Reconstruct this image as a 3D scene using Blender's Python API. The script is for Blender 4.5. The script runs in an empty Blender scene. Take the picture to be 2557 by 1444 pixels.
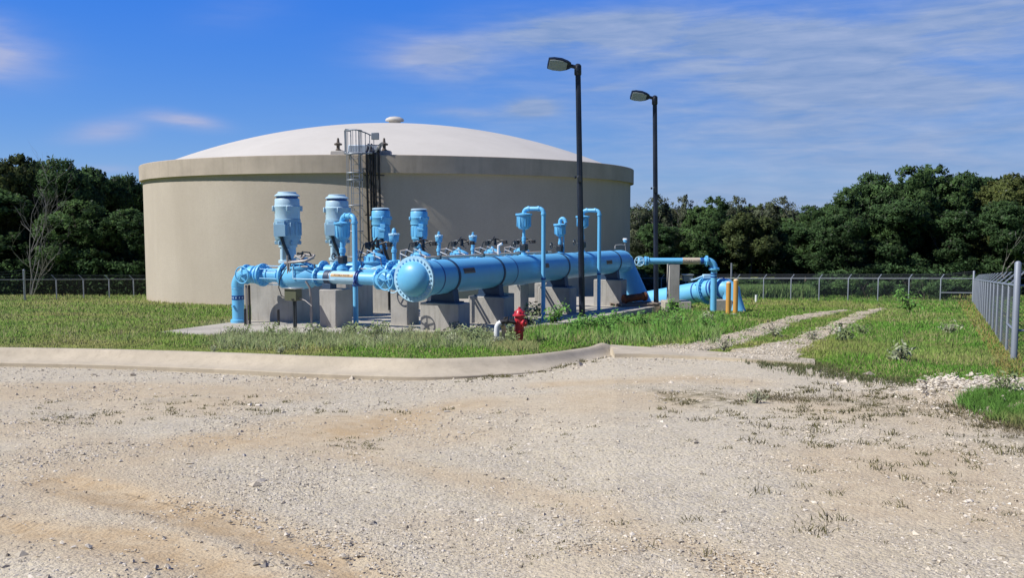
import bpy, bmesh, math, random
import numpy as np
from mathutils import Vector as V, Matrix

S = bpy.context.scene
COL = S.collection
random.seed(7)
PI = math.pi

# ------------------------------------------------------------------ camera
CAMZ = 1.62
F = 2200.0                                  # focal length in pixels of a 2557 wide frame
PITCH = math.atan((722 - 550) / F)
cd = bpy.data.cameras.new('camera'); cam = bpy.data.objects.new('camera', cd); COL.objects.link(cam)
cam.location = (0, 0, CAMZ); cam.rotation_euler = (PI / 2 - PITCH, 0, 0)
cd.sensor_width = 36.0; cd.lens = F / 2557 * 36.0; cd.clip_start = 0.1; cd.clip_end = 3000
S.camera = cam

# ------------------------------------------------------------------ sun + sky
SUN_EL = math.radians(48)
to_sun = V((-0.946 * math.cos(SUN_EL), -0.324 * math.cos(SUN_EL), math.sin(SUN_EL)))
ld = bpy.data.lights.new('sun', 'SUN'); sun = bpy.data.objects.new('sun', ld); COL.objects.link(sun)
ld.energy = 4.9; ld.angle = math.radians(0.5); ld.color = (1.0, 0.955, 0.88)
sun.rotation_euler = to_sun.to_track_quat('Z', 'Y').to_euler()
sun.location = (-40, -10, 45)
W = bpy.data.worlds.new('World'); S.world = W; W.use_nodes = True
S.view_settings.view_transform = 'Standard'; S.view_settings.look = 'None'
S.view_settings.exposure = 0.15; S.view_settings.gamma = 1.0; S.view_settings.use_curve_mapping = False


class NT:
    """small helper for building node trees"""
    def __init__(s, tree): s.t = tree; s.n = tree.nodes; s.l = tree.links
    def new(s, k, **kw):
        n = s.n.new(k)
        for a, b in kw.items(): setattr(n, a, b)
        return n
    def set(s, sock, v):
        if isinstance(v, bpy.types.NodeSocket): s.l.new(v, sock)
        else: sock.default_value = v
    def math(s, op, a, b=0.0, c=0.0, clamp=False):
        n = s.new('ShaderNodeMath', operation=op, use_clamp=clamp)
        s.set(n.inputs[0], a); s.set(n.inputs[1], b); s.set(n.inputs[2], c)
        return n.outputs[0]
    def mix(s, f, a, b, blend='MIX'):
        n = s.new('ShaderNodeMix', data_type='RGBA', blend_type=blend)
        s.set(n.inputs[0], f)
        s.set(n.inputs[6], a if isinstance(a, bpy.types.NodeSocket) else (*a, 1)[:4])
        s.set(n.inputs[7], b if isinstance(b, bpy.types.NodeSocket) else (*b, 1)[:4])
        return n.outputs[2]
    def noise(s, vec, scale, detail=3.0, rough=0.5, dist=0.0):
        n = s.new('ShaderNodeTexNoise'); s.set(n.inputs['Scale'], scale)
        n.inputs['Detail'].default_value = detail; n.inputs['Roughness'].default_value = rough
        n.inputs['Distortion'].default_value = dist
        if vec is not None: s.l.new(vec, n.inputs['Vector'])
        return n.outputs[0]
    def ramp(s, f, lo, hi):
        n = s.new('ShaderNodeMapRange'); n.clamp = True
        s.set(n.inputs[0], f); n.inputs[1].default_value = lo; n.inputs[2].default_value = hi
        return n.outputs[0]
    def mapping(s, vec, scale=(1, 1, 1), loc=(0, 0, 0), rot=(0, 0, 0)):
        n = s.new('ShaderNodeMapping'); s.l.new(vec, n.inputs[0])
        n.inputs['Scale'].default_value = scale; n.inputs['Location'].default_value = loc
        n.inputs['Rotation'].default_value = rot
        return n.outputs[0]


def build_sky():
    q = NT(W.node_tree); q.n.clear()
    out = q.new('ShaderNodeOutputWorld'); bg = q.new('ShaderNodeBackground')
    sky = q.new('ShaderNodeTexSky', sky_type='NISHITA', sun_disc=False)
    sky.sun_elevation = SUN_EL; sky.sun_rotation = math.atan2(to_sun.x, to_sun.y)
    sky.altitude = 200; sky.air_density = 1.0; sky.dust_density = 0.3; sky.ozone_density = 3.5
    tc = q.new('ShaderNodeTexCoord').outputs['Generated']
    sp = q.new('ShaderNodeSeparateXYZ'); q.l.new(tc, sp.inputs[0])
    x, y, z = sp.outputs
    az = q.math('ARCTAN2', x, y)                      # radians, 0 = north (+Y)
    el = q.math('ARCSINE', z)
    hs = q.new('ShaderNodeHueSaturation'); hs.inputs['Saturation'].default_value = 1.42
    hs.inputs['Value'].default_value = 1.3; hs.inputs['Hue'].default_value = 0.512
    q.l.new(sky.outputs[0], hs.inputs['Color'])
    grad = q.mix(q.ramp(el, -.02, .24), (.98, 2.6, 6.0), (.33, 1.75, 7.3))
    base_sky = q.mix(.72, hs.outputs[0], grad)
    cv = q.new('ShaderNodeCombineXYZ'); q.l.new(az, cv.inputs[0]); q.l.new(el, cv.inputs[1])
    v = cv.outputs[0]
    wisp = q.noise(q.mapping(v, (2.2, 9, 1), rot=(0, 0, 0.10)), 2.4, 8, 0.58, 0.5)
    fine = q.noise(q.mapping(v, (4, 26, 1), rot=(0, 0, -0.06)), 3.0, 7, 0.6, 0.3)
    w1 = q.ramp(wisp, 0.26, 0.66); w2 = q.ramp(fine, 0.25, 0.80)
    def blob(px, py, sx, sy, amp, rot=0.0):
        a0 = (px - 1278) / 2200.0; e0 = (550 - py) / 2200.0
        da = q.math('SUBTRACT', az, a0); de = q.math('SUBTRACT', el, e0)
        c, s_ = math.cos(rot), math.sin(rot)
        u = q.math('ADD', q.math('MULTIPLY', da, c), q.math('MULTIPLY', de, s_))
        w = q.math('SUBTRACT', q.math('MULTIPLY', de, c), q.math('MULTIPLY', da, s_))
        u = q.math('DIVIDE', u, sx / 2200.0); w = q.math('DIVIDE', w, sy / 2200.0)
        r = q.math('ADD', q.math('MULTIPLY', u, u), q.math('MULTIPLY', w, w))
        g = q.math('EXPONENT', q.math('MULTIPLY', r, -1.0))
        return q.math('MULTIPLY', g, amp)
    tot = None
    thick = [(1090, 158, 140, 46, 1.25, -0.08), (1420, 98, 220, 36, 1.15, 0.02), (1700, 110, 330, 60, .8, -0.06),
             (2050, 175, 500, 90, .72, -0.05), (2450, 100, 260, 60, .5, 0.0), (50, 185, 140, 55, 1.9, -0.1), (20, 240, 120, 16, .45, 0),
             (505, 320, 66, 16, 1.8, -0.1), (1325, 275, 58, 20, 1.7, 0.0), (1180, 290, 110, 16, .5, -0.1), (340, 350, 80, 24, .7, 0.2),
             (640, 70, 130, 40, .12, 0.2), (330, 436, 60, 9, .5, 0), (2400, 45, 60, 8, .4, 0), (1500, 230, 60, 8, .35, .1)]
    for b in thick:
        g = blob(*b); tot = g if tot is None else q.math('ADD', tot, g)
    tot = q.math('MULTIPLY', tot, q.math('ADD', q.math('MULTIPLY', w1, .95), q.math('MULTIPLY', w2, 0.5)))
    # broad thin cirrus veil over the right half
    veil = q.math('MULTIPLY', q.ramp(az, -0.10, 0.30), q.ramp(el, 0.30, 0.12))
    veil = q.math('MULTIPLY', veil, q.math('ADD', q.math('MULTIPLY', w1, 0.40), 0.30))
    veil2 = q.math('MULTIPLY', blob(1950, 330, 800, 170, 0.35), w2)
    alpha = q.math('ADD', q.math('MULTIPLY', tot, 0.85), q.math('ADD', veil, veil2))
    alpha = q.math('MINIMUM', alpha, 0.86)
    # other clouds round the rest of the sky, away from the photographed part
    cloudcol = q.mix(w2, (1.75, 2.8, 5.0), (3.8, 4.5, 6.2))
    br = q.mix(q.math('MULTIPLY', q.ramp(az, 0.0, -0.2), 0.7), cloudcol, (4.2, 4.5, 6.7))
    colr = q.mix(alpha, base_sky, br)
    # sky dimmed out of view, overhead and behind the camera, to cut fill light
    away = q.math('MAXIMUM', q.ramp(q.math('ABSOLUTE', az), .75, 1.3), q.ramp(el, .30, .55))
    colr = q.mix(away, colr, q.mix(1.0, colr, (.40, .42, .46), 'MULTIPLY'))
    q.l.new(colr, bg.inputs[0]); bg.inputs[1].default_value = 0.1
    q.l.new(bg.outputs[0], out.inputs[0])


build_sky()

# ------------------------------------------------------------------ pixel -> world helpers (2557x1444 photograph)
cp, spt = math.cos(PITCH), math.sin(PITCH)


def ray(px, py):
    a = (px - 1278.5) / F; b = (722 - py) / F
    return V((a, cp + b * spt, -spt + b * cp))           # camera looks +Y pitched down


def at(px, py, Y):
    d = ray(px, py); t = Y / d.y
    return V((d.x * t, Y, CAMZ + d.z * t))


SL = 0.0641                                             # the site falls away from the camera


def G(px, py, off=0.0):
    """where the ray through a pixel meets the sloping ground lifted by off"""
    d = ray(px, py); t = (off - CAMZ) / (d.z + SL * d.y)
    return V((d.x * t, d.y * t, CAMZ + d.z * t))


def zg(X, Y):
    if Y < 74: return -SL * Y
    if Y < 110: return -SL * 74 + (Y - 74) * 0.02
    return -SL * 74 + 0.72


def zg_np(Y):
    return np.where(Y < 74, -SL * Y, np.where(Y < 110, -SL * 74 + (Y - 74) * .02, -SL * 74 + .72))


PAD0 = V((0, 24.7, -1.565)); PSL = 0.0425
def zpad(Y): return PAD0.z - PSL * (Y - PAD0.y)


# ------------------------------------------------------------------ noise in numpy
_rs = np.random.RandomState(3)
_lat = _rs.rand(256, 256)


def vnoise(x, y):
    xi = np.floor(x).astype(int); yi = np.floor(y).astype(int)
    fx = x - xi; fy = y - yi
    fx = fx * fx * (3 - 2 * fx); fy = fy * fy * (3 - 2 * fy)
    a = _lat[xi & 255, yi & 255]; b = _lat[(xi + 1) & 255, yi & 255]
    c = _lat[xi & 255, (yi + 1) & 255]; d = _lat[(xi + 1) & 255, (yi + 1) & 255]
    return (a * (1 - fx) + b * fx) * (1 - fy) + (c * (1 - fx) + d * fx) * fy


def fbm(x, y, o=4):
    s = 0; a = .5; t = 0
    for i in range(o):
        s = s + a * vnoise(x * 2 ** i + 17.3 * i, y * 2 ** i + 5.1 * i); t += a; a *= .5
    return s / t


def in_poly(px, py, poly):
    r = np.zeros(px.shape, bool); n = len(poly)
    for i in range(n):
        x1, y1 = poly[i]; x2, y2 = poly[(i + 1) % n]
        c = (y1 > py) != (y2 > py)
        xx = (x2 - x1) * (py - y1) / ((y2 - y1) if y2 != y1 else 1e-9) + x1
        r ^= c & (px < xx)
    return r


# ------------------------------------------------------------------ materials
def material(name, fn, disp=False):
    m = bpy.data.materials.new(name); m.use_nodes = True
    q = NT(m.node_tree); q.n.clear()
    o = q.new('ShaderNodeOutputMaterial'); p = q.new('ShaderNodeBsdfPrincipled')
    q.l.new(p.outputs[0], o.inputs[0]); q.p = p; q.o = o
    q.pos = q.new('ShaderNodeNewGeometry').outputs['Position']
    q.obj = q.new('ShaderNodeTexCoord').outputs['Object']
    fn(q)
    return m


def bump(q, h, strength=.3, dist=.02):
    b = q.new('ShaderNodeBump'); b.inputs['Strength'].default_value = strength; b.inputs['Distance'].default_value = dist
    q.l.new(h, b.inputs['Height']); q.l.new(b.outputs[0], q.p.inputs['Normal'])


def paint(name, c, rough=.35, var=.12, metallic=0.0, dirt=.25, dirtc=(.18, .15, .11), spec=.5):
    def fn(q):
        n = q.noise(q.pos, 2.2, 5, .6); n2 = q.noise(q.mapping(q.pos, (5, 5, 1.2)), 3, 6, .65)
        dark = tuple(x * (1 - var) for x in c); lite = tuple(min(1, x * (1 + var)) for x in c)
        col = q.mix(n, dark, lite)
        fade = q.math('MULTIPLY', q.ramp(q.noise(q.pos, .9, 5, .6), .45, .75), .28)
        col = q.mix(fade, col, tuple(min(1, x * .8 + .10) for x in c))
        col = q.mix(q.math('MULTIPLY', q.ramp(n2, .58, .85), dirt), col, dirtc)
        q.set(q.p.inputs['Base Color'], col)
        q.set(q.p.inputs['Roughness'], q.math('ADD', q.math('MULTIPLY', n2, .25), rough - .1))
        q.p.inputs['Metallic'].default_value = metallic
        q.p.inputs['Specular IOR Level'].default_value = spec
        bump(q, q.noise(q.pos, 30, 3), .06, .01)
    return material(name, fn)


M = {}
M['blue'] = paint('blue_paint', (.155, .515, .83), .40, .10, dirt=.28)
M['blue_lt'] = paint('pale_blue_paint', (.45, .64, .76), .42, .08, dirt=.2)
M['blue_lt2'] = paint('grey_blue_paint', (.29, .48, .62), .45, .1, dirt=.25)
M['blue_dk'] = paint('dark_blue_band', (.012, .07, .30), .4, .15, dirt=.1)
M['white_blue'] = paint('chalky_blue_paint', (.42, .68, .85), .5, .08, dirt=.2)
M['navy'] = paint('navy_strap', (.02, .055, .12), .5, .2)
M['black'] = paint('black_rubber', (.012, .012, .014), .5, .2, dirt=.1)
M['dark_metal'] = paint('dark_metal', (.05, .06, .07), .4, .2, metallic=.6)
M['pole'] = paint('bronze_black_pole_paint', (.008, .015, .032), .4, .2, dirt=.15, dirtc=(.03, .04, .06))
M['galv'] = paint('galvanized_steel', (.27, .305, .36), .5, .12, metallic=.3)
M['galv_d'] = paint('weathered_galvanized_wire', (.07, .085, .11), .5, .12, metallic=.3)
M['grey_pipe'] = paint('grey_conduit', (.32, .30, .29), .5, .15, metallic=.2)
M['silver'] = paint('stainless_steel', (.55, .55, .54), .3, .08, metallic=.7)
M['olive'] = paint('olive_grey_box_paint', (.105, .115, .07), .45, .15)
M['yellow'] = paint('yellow_ochre_paint', (.62, .33, .075), .5, .15, dirt=.4)
M['red'] = paint('red_hydrant_paint', (.52, .018, .035), .35, .15, dirt=.15)
M['white'] = paint('white_paint', (.74, .76, .78), .45, .06, dirt=.3)
M['cream'] = paint('cream_pipe_paint', (.72, .52, .30), .5, .1, dirt=.3)
M['tan'] = paint('tan_label', (.50, .30, .11), .5, .15)
M['tan_d'] = paint('brown_label', (.23, .13, .06), .5, .2)
M['sleeve'] = paint('beige_pipe_wrap', (.52, .44, .34), .55, .12)
M['ink'] = paint('label_ink', (.03, .025, .02), .6, .1, dirt=0)
M['lens'] = paint('lamp_glass', (.30, .345, .37), .2, .05, dirt=.1)
M['rust_grey'] = paint('brown_grey_metal', (.13, .105, .085), .6, .2)
M['hatch'] = paint('light_blue_grey_steel', (.42, .50, .60), .4, .1)


def m_concrete(name, c, scale=1.0, streak=.35, dark=(.10, .095, .085)):
    def fn(q):
        n = q.noise(q.pos, 1.1 * scale, 6, .6); n2 = q.noise(q.mapping(q.pos, (3.5, 3.5, .35)), 1.6 * scale, 6, .65)
        fine = q.noise(q.pos, 26, 4, .7)
        col = q.mix(q.ramp(n, .3, .7), tuple(x * .82 for x in c), tuple(x * 1.12 for x in c))
        col = q.mix(q.math('MULTIPLY', q.ramp(n2, .52, .78), streak), col, dark)
        col = q.mix(q.math('MULTIPLY', q.ramp(fine, .6, .8), .25), col, dark)
        q.set(q.p.inputs['Base Color'], col); q.p.inputs['Roughness'].default_value = .9
        q.p.inputs['Specular IOR Level'].default_value = .2
        bump(q, q.math('ADD', fine, q.math('MULTIPLY', n2, .6)), .35, .02)
    return material(name, fn)


M['concrete'] = m_concrete('pier_concrete', (.40, .385, .355), 1.3, .5, (.15, .135, .11))
M['pad'] = m_concrete('pad_concrete', (.46, .425, .36), .7, .25)
M['kerb'] = m_concrete('kerb_concrete', (.49, .43, .33), 1.3, .34, (.24, .195, .14))
M['rim'] = m_concrete('parapet_concrete', (.475, .412, .345), .55, .42, (.27, .235, .19))


def f_wall(q):
    n = q.noise(q.pos, .25, 5, .6); n2 = q.noise(q.mapping(q.pos, (1, 1, .12)), .8, 6, .65)
    fine = q.noise(q.pos, 9, 6, .75)
    col = q.mix(q.ramp(n, .3, .7), (.485, .43, .365), (.56, .502, .43))
    col = q.mix(q.math('MULTIPLY', q.ramp(n2, .46, .72), .26), col, (.385, .335, .275))
    col = q.mix(q.math('MULTIPLY', q.ramp(fine, .35, .70), .38), col, (.40, .345, .28))
    # damp, sandy splash zone near the foot
    sp = q.new('ShaderNodeSeparateXYZ'); q.l.new(q.pos, sp.inputs[0])
    foot = q.math('ADD', sp.outputs[2], q.math('MULTIPLY', q.noise(q.pos, .8, 4), .9))
    col = q.mix(q.math('MULTIPLY', q.ramp(foot, -2.6, -3.4), .5), col, (.46, .34, .22))
    q.set(q.p.inputs['Base Color'], col); q.p.inputs['Roughness'].default_value = .95
    q.p.inputs['Specular IOR Level'].default_value = .1
    bump(q, fine, .25, .03)
M['wall'] = material('stucco_wall', f_wall)


def f_roof(q):
    n = q.noise(q.pos, .22, 6, .65)
    v = q.noise(q.mapping(q.pos, (.6, .6, .6)), 1.3, 6, .7)
    col = q.mix(q.ramp(n, .3, .7), (.51, .49, .45), (.585, .56, .515))
    col = q.mix(q.math('MULTIPLY', q.ramp(v, .55, .75), .2), col, (.42, .38, .325))
    q.set(q.p.inputs['Base Color'], col); q.p.inputs['Roughness'].default_value = .85
    bump(q, q.noise(q.pos, 5, 5, .7), .2, .04)
M['roof'] = material('dome_coating', f_roof)


def attr(q, name):
    a = q.new('ShaderNodeAttribute'); a.attribute_name = name
    return a


def f_leaf(tr=.25, rough=.6, soft=.6):
    def fn(q):
        a = attr(q, 'col')
        g = q.new('ShaderNodeNewGeometry'); sc = q.new('ShaderNodeVectorMath', operation='SCALE'); q.l.new(g.outputs['Normal'], sc.inputs[0]); sc.inputs['Scale'].default_value = 1 - soft
        ad = q.new('ShaderNodeVectorMath', operation='ADD'); q.l.new(sc.outputs[0], ad.inputs[0]); ad.inputs[1].default_value = (0, 0, soft)
        nz = q.new('ShaderNodeVectorMath', operation='NORMALIZE'); q.l.new(ad.outputs[0], nz.inputs[0]); q.l.new(nz.outputs[0], q.p.inputs['Normal'])
        q.set(q.p.inputs['Base Color'], a.outputs['Color'])
        q.p.inputs['Roughness'].default_value = rough; q.p.inputs['Specular IOR Level'].default_value = .25
        t = q.new('ShaderNodeBsdfTranslucent'); q.set(t.inputs[0], a.outputs['Color'])
        mx = q.new('ShaderNodeMixShader'); mx.inputs[0].default_value = tr
        q.l.new(q.p.outputs[0], mx.inputs[1]); q.l.new(t.outputs[0], mx.inputs[2]); q.l.new(mx.outputs[0], q.o.inputs[0])
    return fn
M['grass'] = material('grass_blades', f_leaf(.2, .7, .72))
def f_treeleaf(q):
    a = attr(q, 'col'); q.set(q.p.inputs['Base Color'], a.outputs['Color']); q.p.inputs['Roughness'].default_value = .75; q.p.inputs['Specular IOR Level'].default_value = .15
    v = q.new('ShaderNodeVectorMath', operation='MULTIPLY_ADD'); q.l.new(attr(q, 'nrm').outputs['Vector'], v.inputs[0]); v.inputs[1].default_value = (2, 2, 2); v.inputs[2].default_value = (-1, -1, -1)
    t = q.new('ShaderNodeVectorTransform', vector_type='NORMAL', convert_from='OBJECT', convert_to='WORLD'); q.l.new(v.outputs[0], t.inputs[0])
    g = q.new('ShaderNodeNewGeometry'); sc = q.new('ShaderNodeVectorMath', operation='SCALE'); q.l.new(g.outputs['Normal'], sc.inputs[0]); sc.inputs['Scale'].default_value = .25
    ad = q.new('ShaderNodeVectorMath', operation='ADD'); q.l.new(sc.outputs[0], ad.inputs[0]); q.l.new(t.outputs[0], ad.inputs[1])
    nz = q.new('ShaderNodeVectorMath', operation='NORMALIZE'); q.l.new(ad.outputs[0], nz.inputs[0]); q.l.new(nz.outputs[0], q.p.inputs['Normal'])
    tl = q.new('ShaderNodeBsdfTranslucent'); q.set(tl.inputs[0], a.outputs['Color']); mx = q.new('ShaderNodeMixShader'); mx.inputs[0].default_value = .32
    q.l.new(q.p.outputs[0], mx.inputs[1]); q.l.new(tl.outputs[0], mx.inputs[2]); q.l.new(mx.outputs[0], q.o.inputs[0])
M['leaf'] = material('tree_leaves', f_treeleaf)
M['stone'] = material('stones', lambda q: (q.set(q.p.inputs['Base Color'], attr(q, 'col').outputs['Color']),
                                           q.p.inputs['Roughness'].__setattr__('default_value', .9),
                                           q.p.inputs['Specular IOR Level'].__setattr__('default_value', .2),
                                           bump(q, q.noise(q.pos, 60, 4), .3, .01)))


def f_bark(q):
    n = q.noise(q.mapping(q.pos, (6, 6, 1)), 2, 6, .7)
    q.set(q.p.inputs['Base Color'], q.mix(n, (.05, .04, .03), (.16, .14, .12))); q.p.inputs['Roughness'].default_value = .95
M['bark'] = material('bark', f_bark)
def f_dead(q):
    n = q.noise(q.mapping(q.pos, (6, 6, 1)), 2, 6, .7)
    q.set(q.p.inputs['Base Color'], q.mix(n, (.15, .15, .145), (.29, .28, .265))); q.p.inputs['Roughness'].default_value = .95
M['dead'] = material('bleached_wood', f_dead)
def f_wood(q):
    n = q.noise(q.mapping(q.pos, (3, 3, 14)), 3, 6, .7)
    q.set(q.p.inputs['Base Color'], q.mix(n, (.13, .10, .08), (.34, .29, .24))); q.p.inputs['Roughness'].default_value = .9
M['wood'] = material('weathered_pallet_wood', f_wood)
def f_rust(q):
    n = q.noise(q.pos, 5, 6, .7)
    q.set(q.p.inputs['Base Color'], q.mix(q.ramp(n, .35, .65), (.035, .025, .02), (.26, .075, .025))); q.p.inputs['Roughness'].default_value = .85
    bump(q, n, .4, .02)
M['rust'] = material('rusty_iron', f_rust)


def f_ground(q):
    n = q.noise(q.pos, .35, 6, .65); n2 = q.noise(q.pos, 3.5, 6, .7); n3 = q.noise(q.pos, 18, 4, .7)
    col = q.mix(q.ramp(n, .35, .65), (.17, .25, .05), (.25, .27, .085))
    col = q.mix(q.math('MULTIPLY', q.ramp(n2, .45, .7), .6), col, (.13, .20, .04))
    col = q.mix(q.math('MULTIPLY', q.ramp(n3, .45, .75), .55), col, (.20, .165, .09))
    q.set(q.p.inputs['Base Color'], col); q.p.inputs['Roughness'].default_value = 1
    q.p.inputs['Specular IOR Level'].default_value = 0
    bump(q, q.math('ADD', n2, n3), .6, .08)
M['ground'] = material('grassy_soil', f_ground)


def f_gravel(q):
    sand = attr(q, 'sand').outputs['Fac']; track = attr(q, 'track').outputs['Fac']; tu = attr(q, 'tu').outputs['Fac']
    weed = attr(q, 'weedy').outputs['Fac']
    n = q.noise(q.pos, .7, 6, .6); n1 = q.noise(q.pos, 5, 6, .65); n2 = q.noise(q.pos, 26, 5, .7)
    vo = q.new('ShaderNodeTexVoronoi'); vo.inputs['Scale'].default_value = 34; q.l.new(q.pos, vo.inputs['Vector'])
    vo2 = q.new('ShaderNodeTexVoronoi'); vo2.inputs['Scale'].default_value = 75; q.l.new(q.pos, vo2.inputs['Vector'])
    vs = q.new('ShaderNodeSeparateColor'); q.l.new(vo.outputs['Color'], vs.inputs[0])
    col = q.mix(q.ramp(n, .35, .65), (.535, .47, .34), (.615, .545, .40))
    col = q.mix(q.math('MULTIPLY', q.ramp(n1, .4, .7), .55), col, (.46, .42, .35))
    col = q.mix(q.math('MULTIPLY', q.ramp(vs.outputs[0], .45, .9), q.math('SUBTRACT', .6, q.math('MULTIPLY', sand, .5))), col, (.60, .545, .46))
    col = q.mix(q.math('MULTIPLY', q.ramp(vs.outputs[1], .72, .95), .5), col, (.28, .25, .215))
    col = q.mix(q.math('MULTIPLY', q.ramp(n2, .5, .75), .3), col, (.36, .305, .24))
    sandc = q.mix(n1, (.54, .415, .26), (.41, .295, .165))
    sf = q.math('MULTIPLY', sand, q.math('ADD', .45, q.math('MULTIPLY', q.ramp(n1, .25, .6), .5)), clamp=True)
    col = q.mix(sf, col, sandc)
    col = q.mix(q.math('MULTIPLY', weed, q.ramp(n1, .42, .62)), col, (.17, .15, .085))
    q.set(q.p.inputs['Base Color'], col); q.p.inputs['Roughness'].default_value = .95
    q.p.inputs['Specular IOR Level'].default_value = .12
    st = q.math('SUBTRACT', 1.0, vo.outputs['Distance']); st2 = q.math('SUBTRACT', 1.0, vo2.outputs['Distance'])
    h = q.math('ADD', q.math('MULTIPLY', st, .8), q.math('ADD', q.math('MULTIPLY', st2, .4), q.math('MULTIPLY', n2, 1.1)))
    h = q.math('MULTIPLY', h, q.math('SUBTRACT', 1.0, q.math('MULTIPLY', sand, .55)))
    lug = q.math('SINE', q.math('MULTIPLY', tu, 2 * PI / .06))
    h = q.math('ADD', h, q.math('MULTIPLY', q.math('MULTIPLY', q.math('MULTIPLY', lug, track), q.ramp(n1, .4, .65)), .22))
    h = q.math('ADD', h, q.math('MULTIPLY', q.noise(q.pos, 2.0, 5, .6), 2.2))
    bump(q, h, .7, .02)
M['gravel'] = material('crushed_limestone_gravel', f_gravel)


# ------------------------------------------------------------------ mesh builder
def basis(n):
    n = n.normalized(); a = V((0, 0, 1)) if abs(n.z) < .9 else V((1, 0, 0))
    x = a.cross(n).normalized(); return x, n.cross(x).normalized(), n


class MB:
    def __init__(s): s.v = []; s.f = []; s.sm = []
    def add(s, vs, fs, smooth=False):
        o = len(s.v); s.v += [tuple(v) for v in vs]
        s.f += [tuple(i + o for i in f) for f in fs]; s.sm += [smooth] * len(fs)
    def lathe(s, base, axis, prof, seg=24, cap=True, ang=(0, 2 * PI)):
        x, y, n = basis(V(axis)); base = V(base); vs = []
        full = abs(ang[1] - ang[0] - 2 * PI) < 1e-6
        m = seg if full else seg + 1
        for h, r in prof:
            for i in range(m):
                a = ang[0] + (ang[1] - ang[0]) * i / seg
                vs.append(base + n * h + (x * math.cos(a) + y * math.sin(a)) * r)
        fs = []
        for j in range(len(prof) - 1):
            for i in range(seg):
                k = (i + 1) % m
                fs.append((j * m + i, j * m + k, (j + 1) * m + k, (j + 1) * m + i))
        # smooth only where the profile turns gently: split by duplicating rows is done by auto smooth at build
        s.add(vs, fs, True)
        if cap:
            o = len(s.v) - len(vs)
            if prof[0][1] > 1e-4: s.f.append(tuple(o + i for i in range(m))[::-1]); s.sm.append(False)
            if prof[-1][1] > 1e-4:
                e = o + (len(prof) - 1) * m; s.f.append(tuple(e + i for i in range(m))); s.sm.append(False)
    def cyl(s, a, b, r, r2=None, seg=16):
        a = V(a); b = V(b); s.lathe(a, b - a, [(0, r), ((b - a).length, r if r2 is None else r2)], seg)
    def tube(s, pts, r, seg=10):
        pts = [V(p) for p in pts]; n = len(pts)
        t = [(pts[min(i + 1, n - 1)] - pts[max(i - 1, 0)]).normalized() for i in range(n)]
        x, y, _ = basis(t[0]); vs = []
        for i in range(n):
            x = (x - t[i] * x.dot(t[i])).normalized(); y = t[i].cross(x)
            rr = r[i] if isinstance(r, (list, tuple)) else r
            for k in range(seg):
                a = 2 * PI * k / seg; vs.append(pts[i] + (x * math.cos(a) + y * math.sin(a)) * rr)
        fs = [(j * seg + i, j * seg + (i + 1) % seg, (j + 1) * seg + (i + 1) % seg, (j + 1) * seg + i) for j in range(n - 1) for i in range(seg)]
        s.add(vs, fs, True); o = len(s.v) - len(vs)
        s.f.append(tuple(o + i for i in range(seg))[::-1]); s.sm.append(False)
        s.f.append(tuple(o + (n - 1) * seg + i for i in range(seg))); s.sm.append(False)
    def box(s, c, ex, ey, ez, bev=0.0):
        """ex,ey,ez: half-extent vectors"""
        c = V(c); ex = V(ex); ey = V(ey); ez = V(ez)
        if bev <= 0:
            vs = [c + ex * i + ey * j + ez * k for i in (-1, 1) for j in (-1, 1) for k in (-1, 1)]
            s.add(vs, [(0, 1, 3, 2), (4, 6, 7, 5), (0, 4, 5, 1), (2, 3, 7, 6), (0, 2, 6, 4), (1, 5, 7, 3)]); return
        bx, by, bz = (1 - bev / ex.length), (1 - bev / ey.length), (1 - bev / ez.length)
        bm = bmesh.new()
        for i in (-1, 1):
            for j in (-1, 1):
                for k in (-1, 1):
                    bm.verts.new(c + ex * i + ey * j * by + ez * k * bz); bm.verts.new(c + ex * i * bx + ey * j + ez * k * bz); bm.verts.new(c + ex * i * bx + ey * j * by + ez * k)
        bmesh.ops.convex_hull(bm, input=list(bm.verts)); bm.verts.index_update()
        bmesh.ops.dissolve_limit(bm, angle_limit=.02, verts=list(bm.verts), edges=list(bm.edges)); bm.verts.index_update()
        s.add([v.co for v in bm.verts], [[v.index for v in f.verts] for f in bm.faces]); bm.free()
    def torus(s, c, n, R, r, seg=28, k=8, a0=0, a1=2 * PI):
        x, y, n = basis(V(n)); c = V(c); full = a1 - a0 > 2 * PI - 1e-4
        pts = [c + (x * math.cos(a0 + (a1 - a0) * i / seg) + y * math.sin(a0 + (a1 - a0) * i / seg)) * R for i in range(seg + 1)]
        s.tube(pts, r, k)
    def wheel(s, c, n, R, r=.018, spokes=5, dish=.0):
        c = V(c); x, y, nn = basis(V(n)); s.torus(c, n, R, r)
        s.lathe(c - nn * .04, nn, [(0, R * .17), (.08, R * .17)], 12)
        for i in range(spokes):
            a = 2 * PI * i / spokes + .3; d = x * math.cos(a) + y * math.sin(a)
            s.cyl(c, c + d * R, r * 1.0, r * .8, 8)
    def flange(s, c, n, R, t=.05, bolts=0, br=.02, inner=None):
        nn = V(n).normalized(); c = V(c)
        s.lathe(c - nn * t / 2, nn, [(0, R - .006), (.006, R), (t - .006, R), (t, R - .006)], 32)
        x, y, _ = basis(nn)
        for i in range(bolts):
            a = 2 * PI * i / bolts; p = c + (x * math.cos(a) + y * math.sin(a)) * (R * .87)
            s.lathe(p - nn * (t / 2 + .035), nn, [(0, br * .6), (.01, br * .6), (.01, br), (t + .06, br), (t + .06, br * .6), (t + .07, br * .6)], 6)
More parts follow.
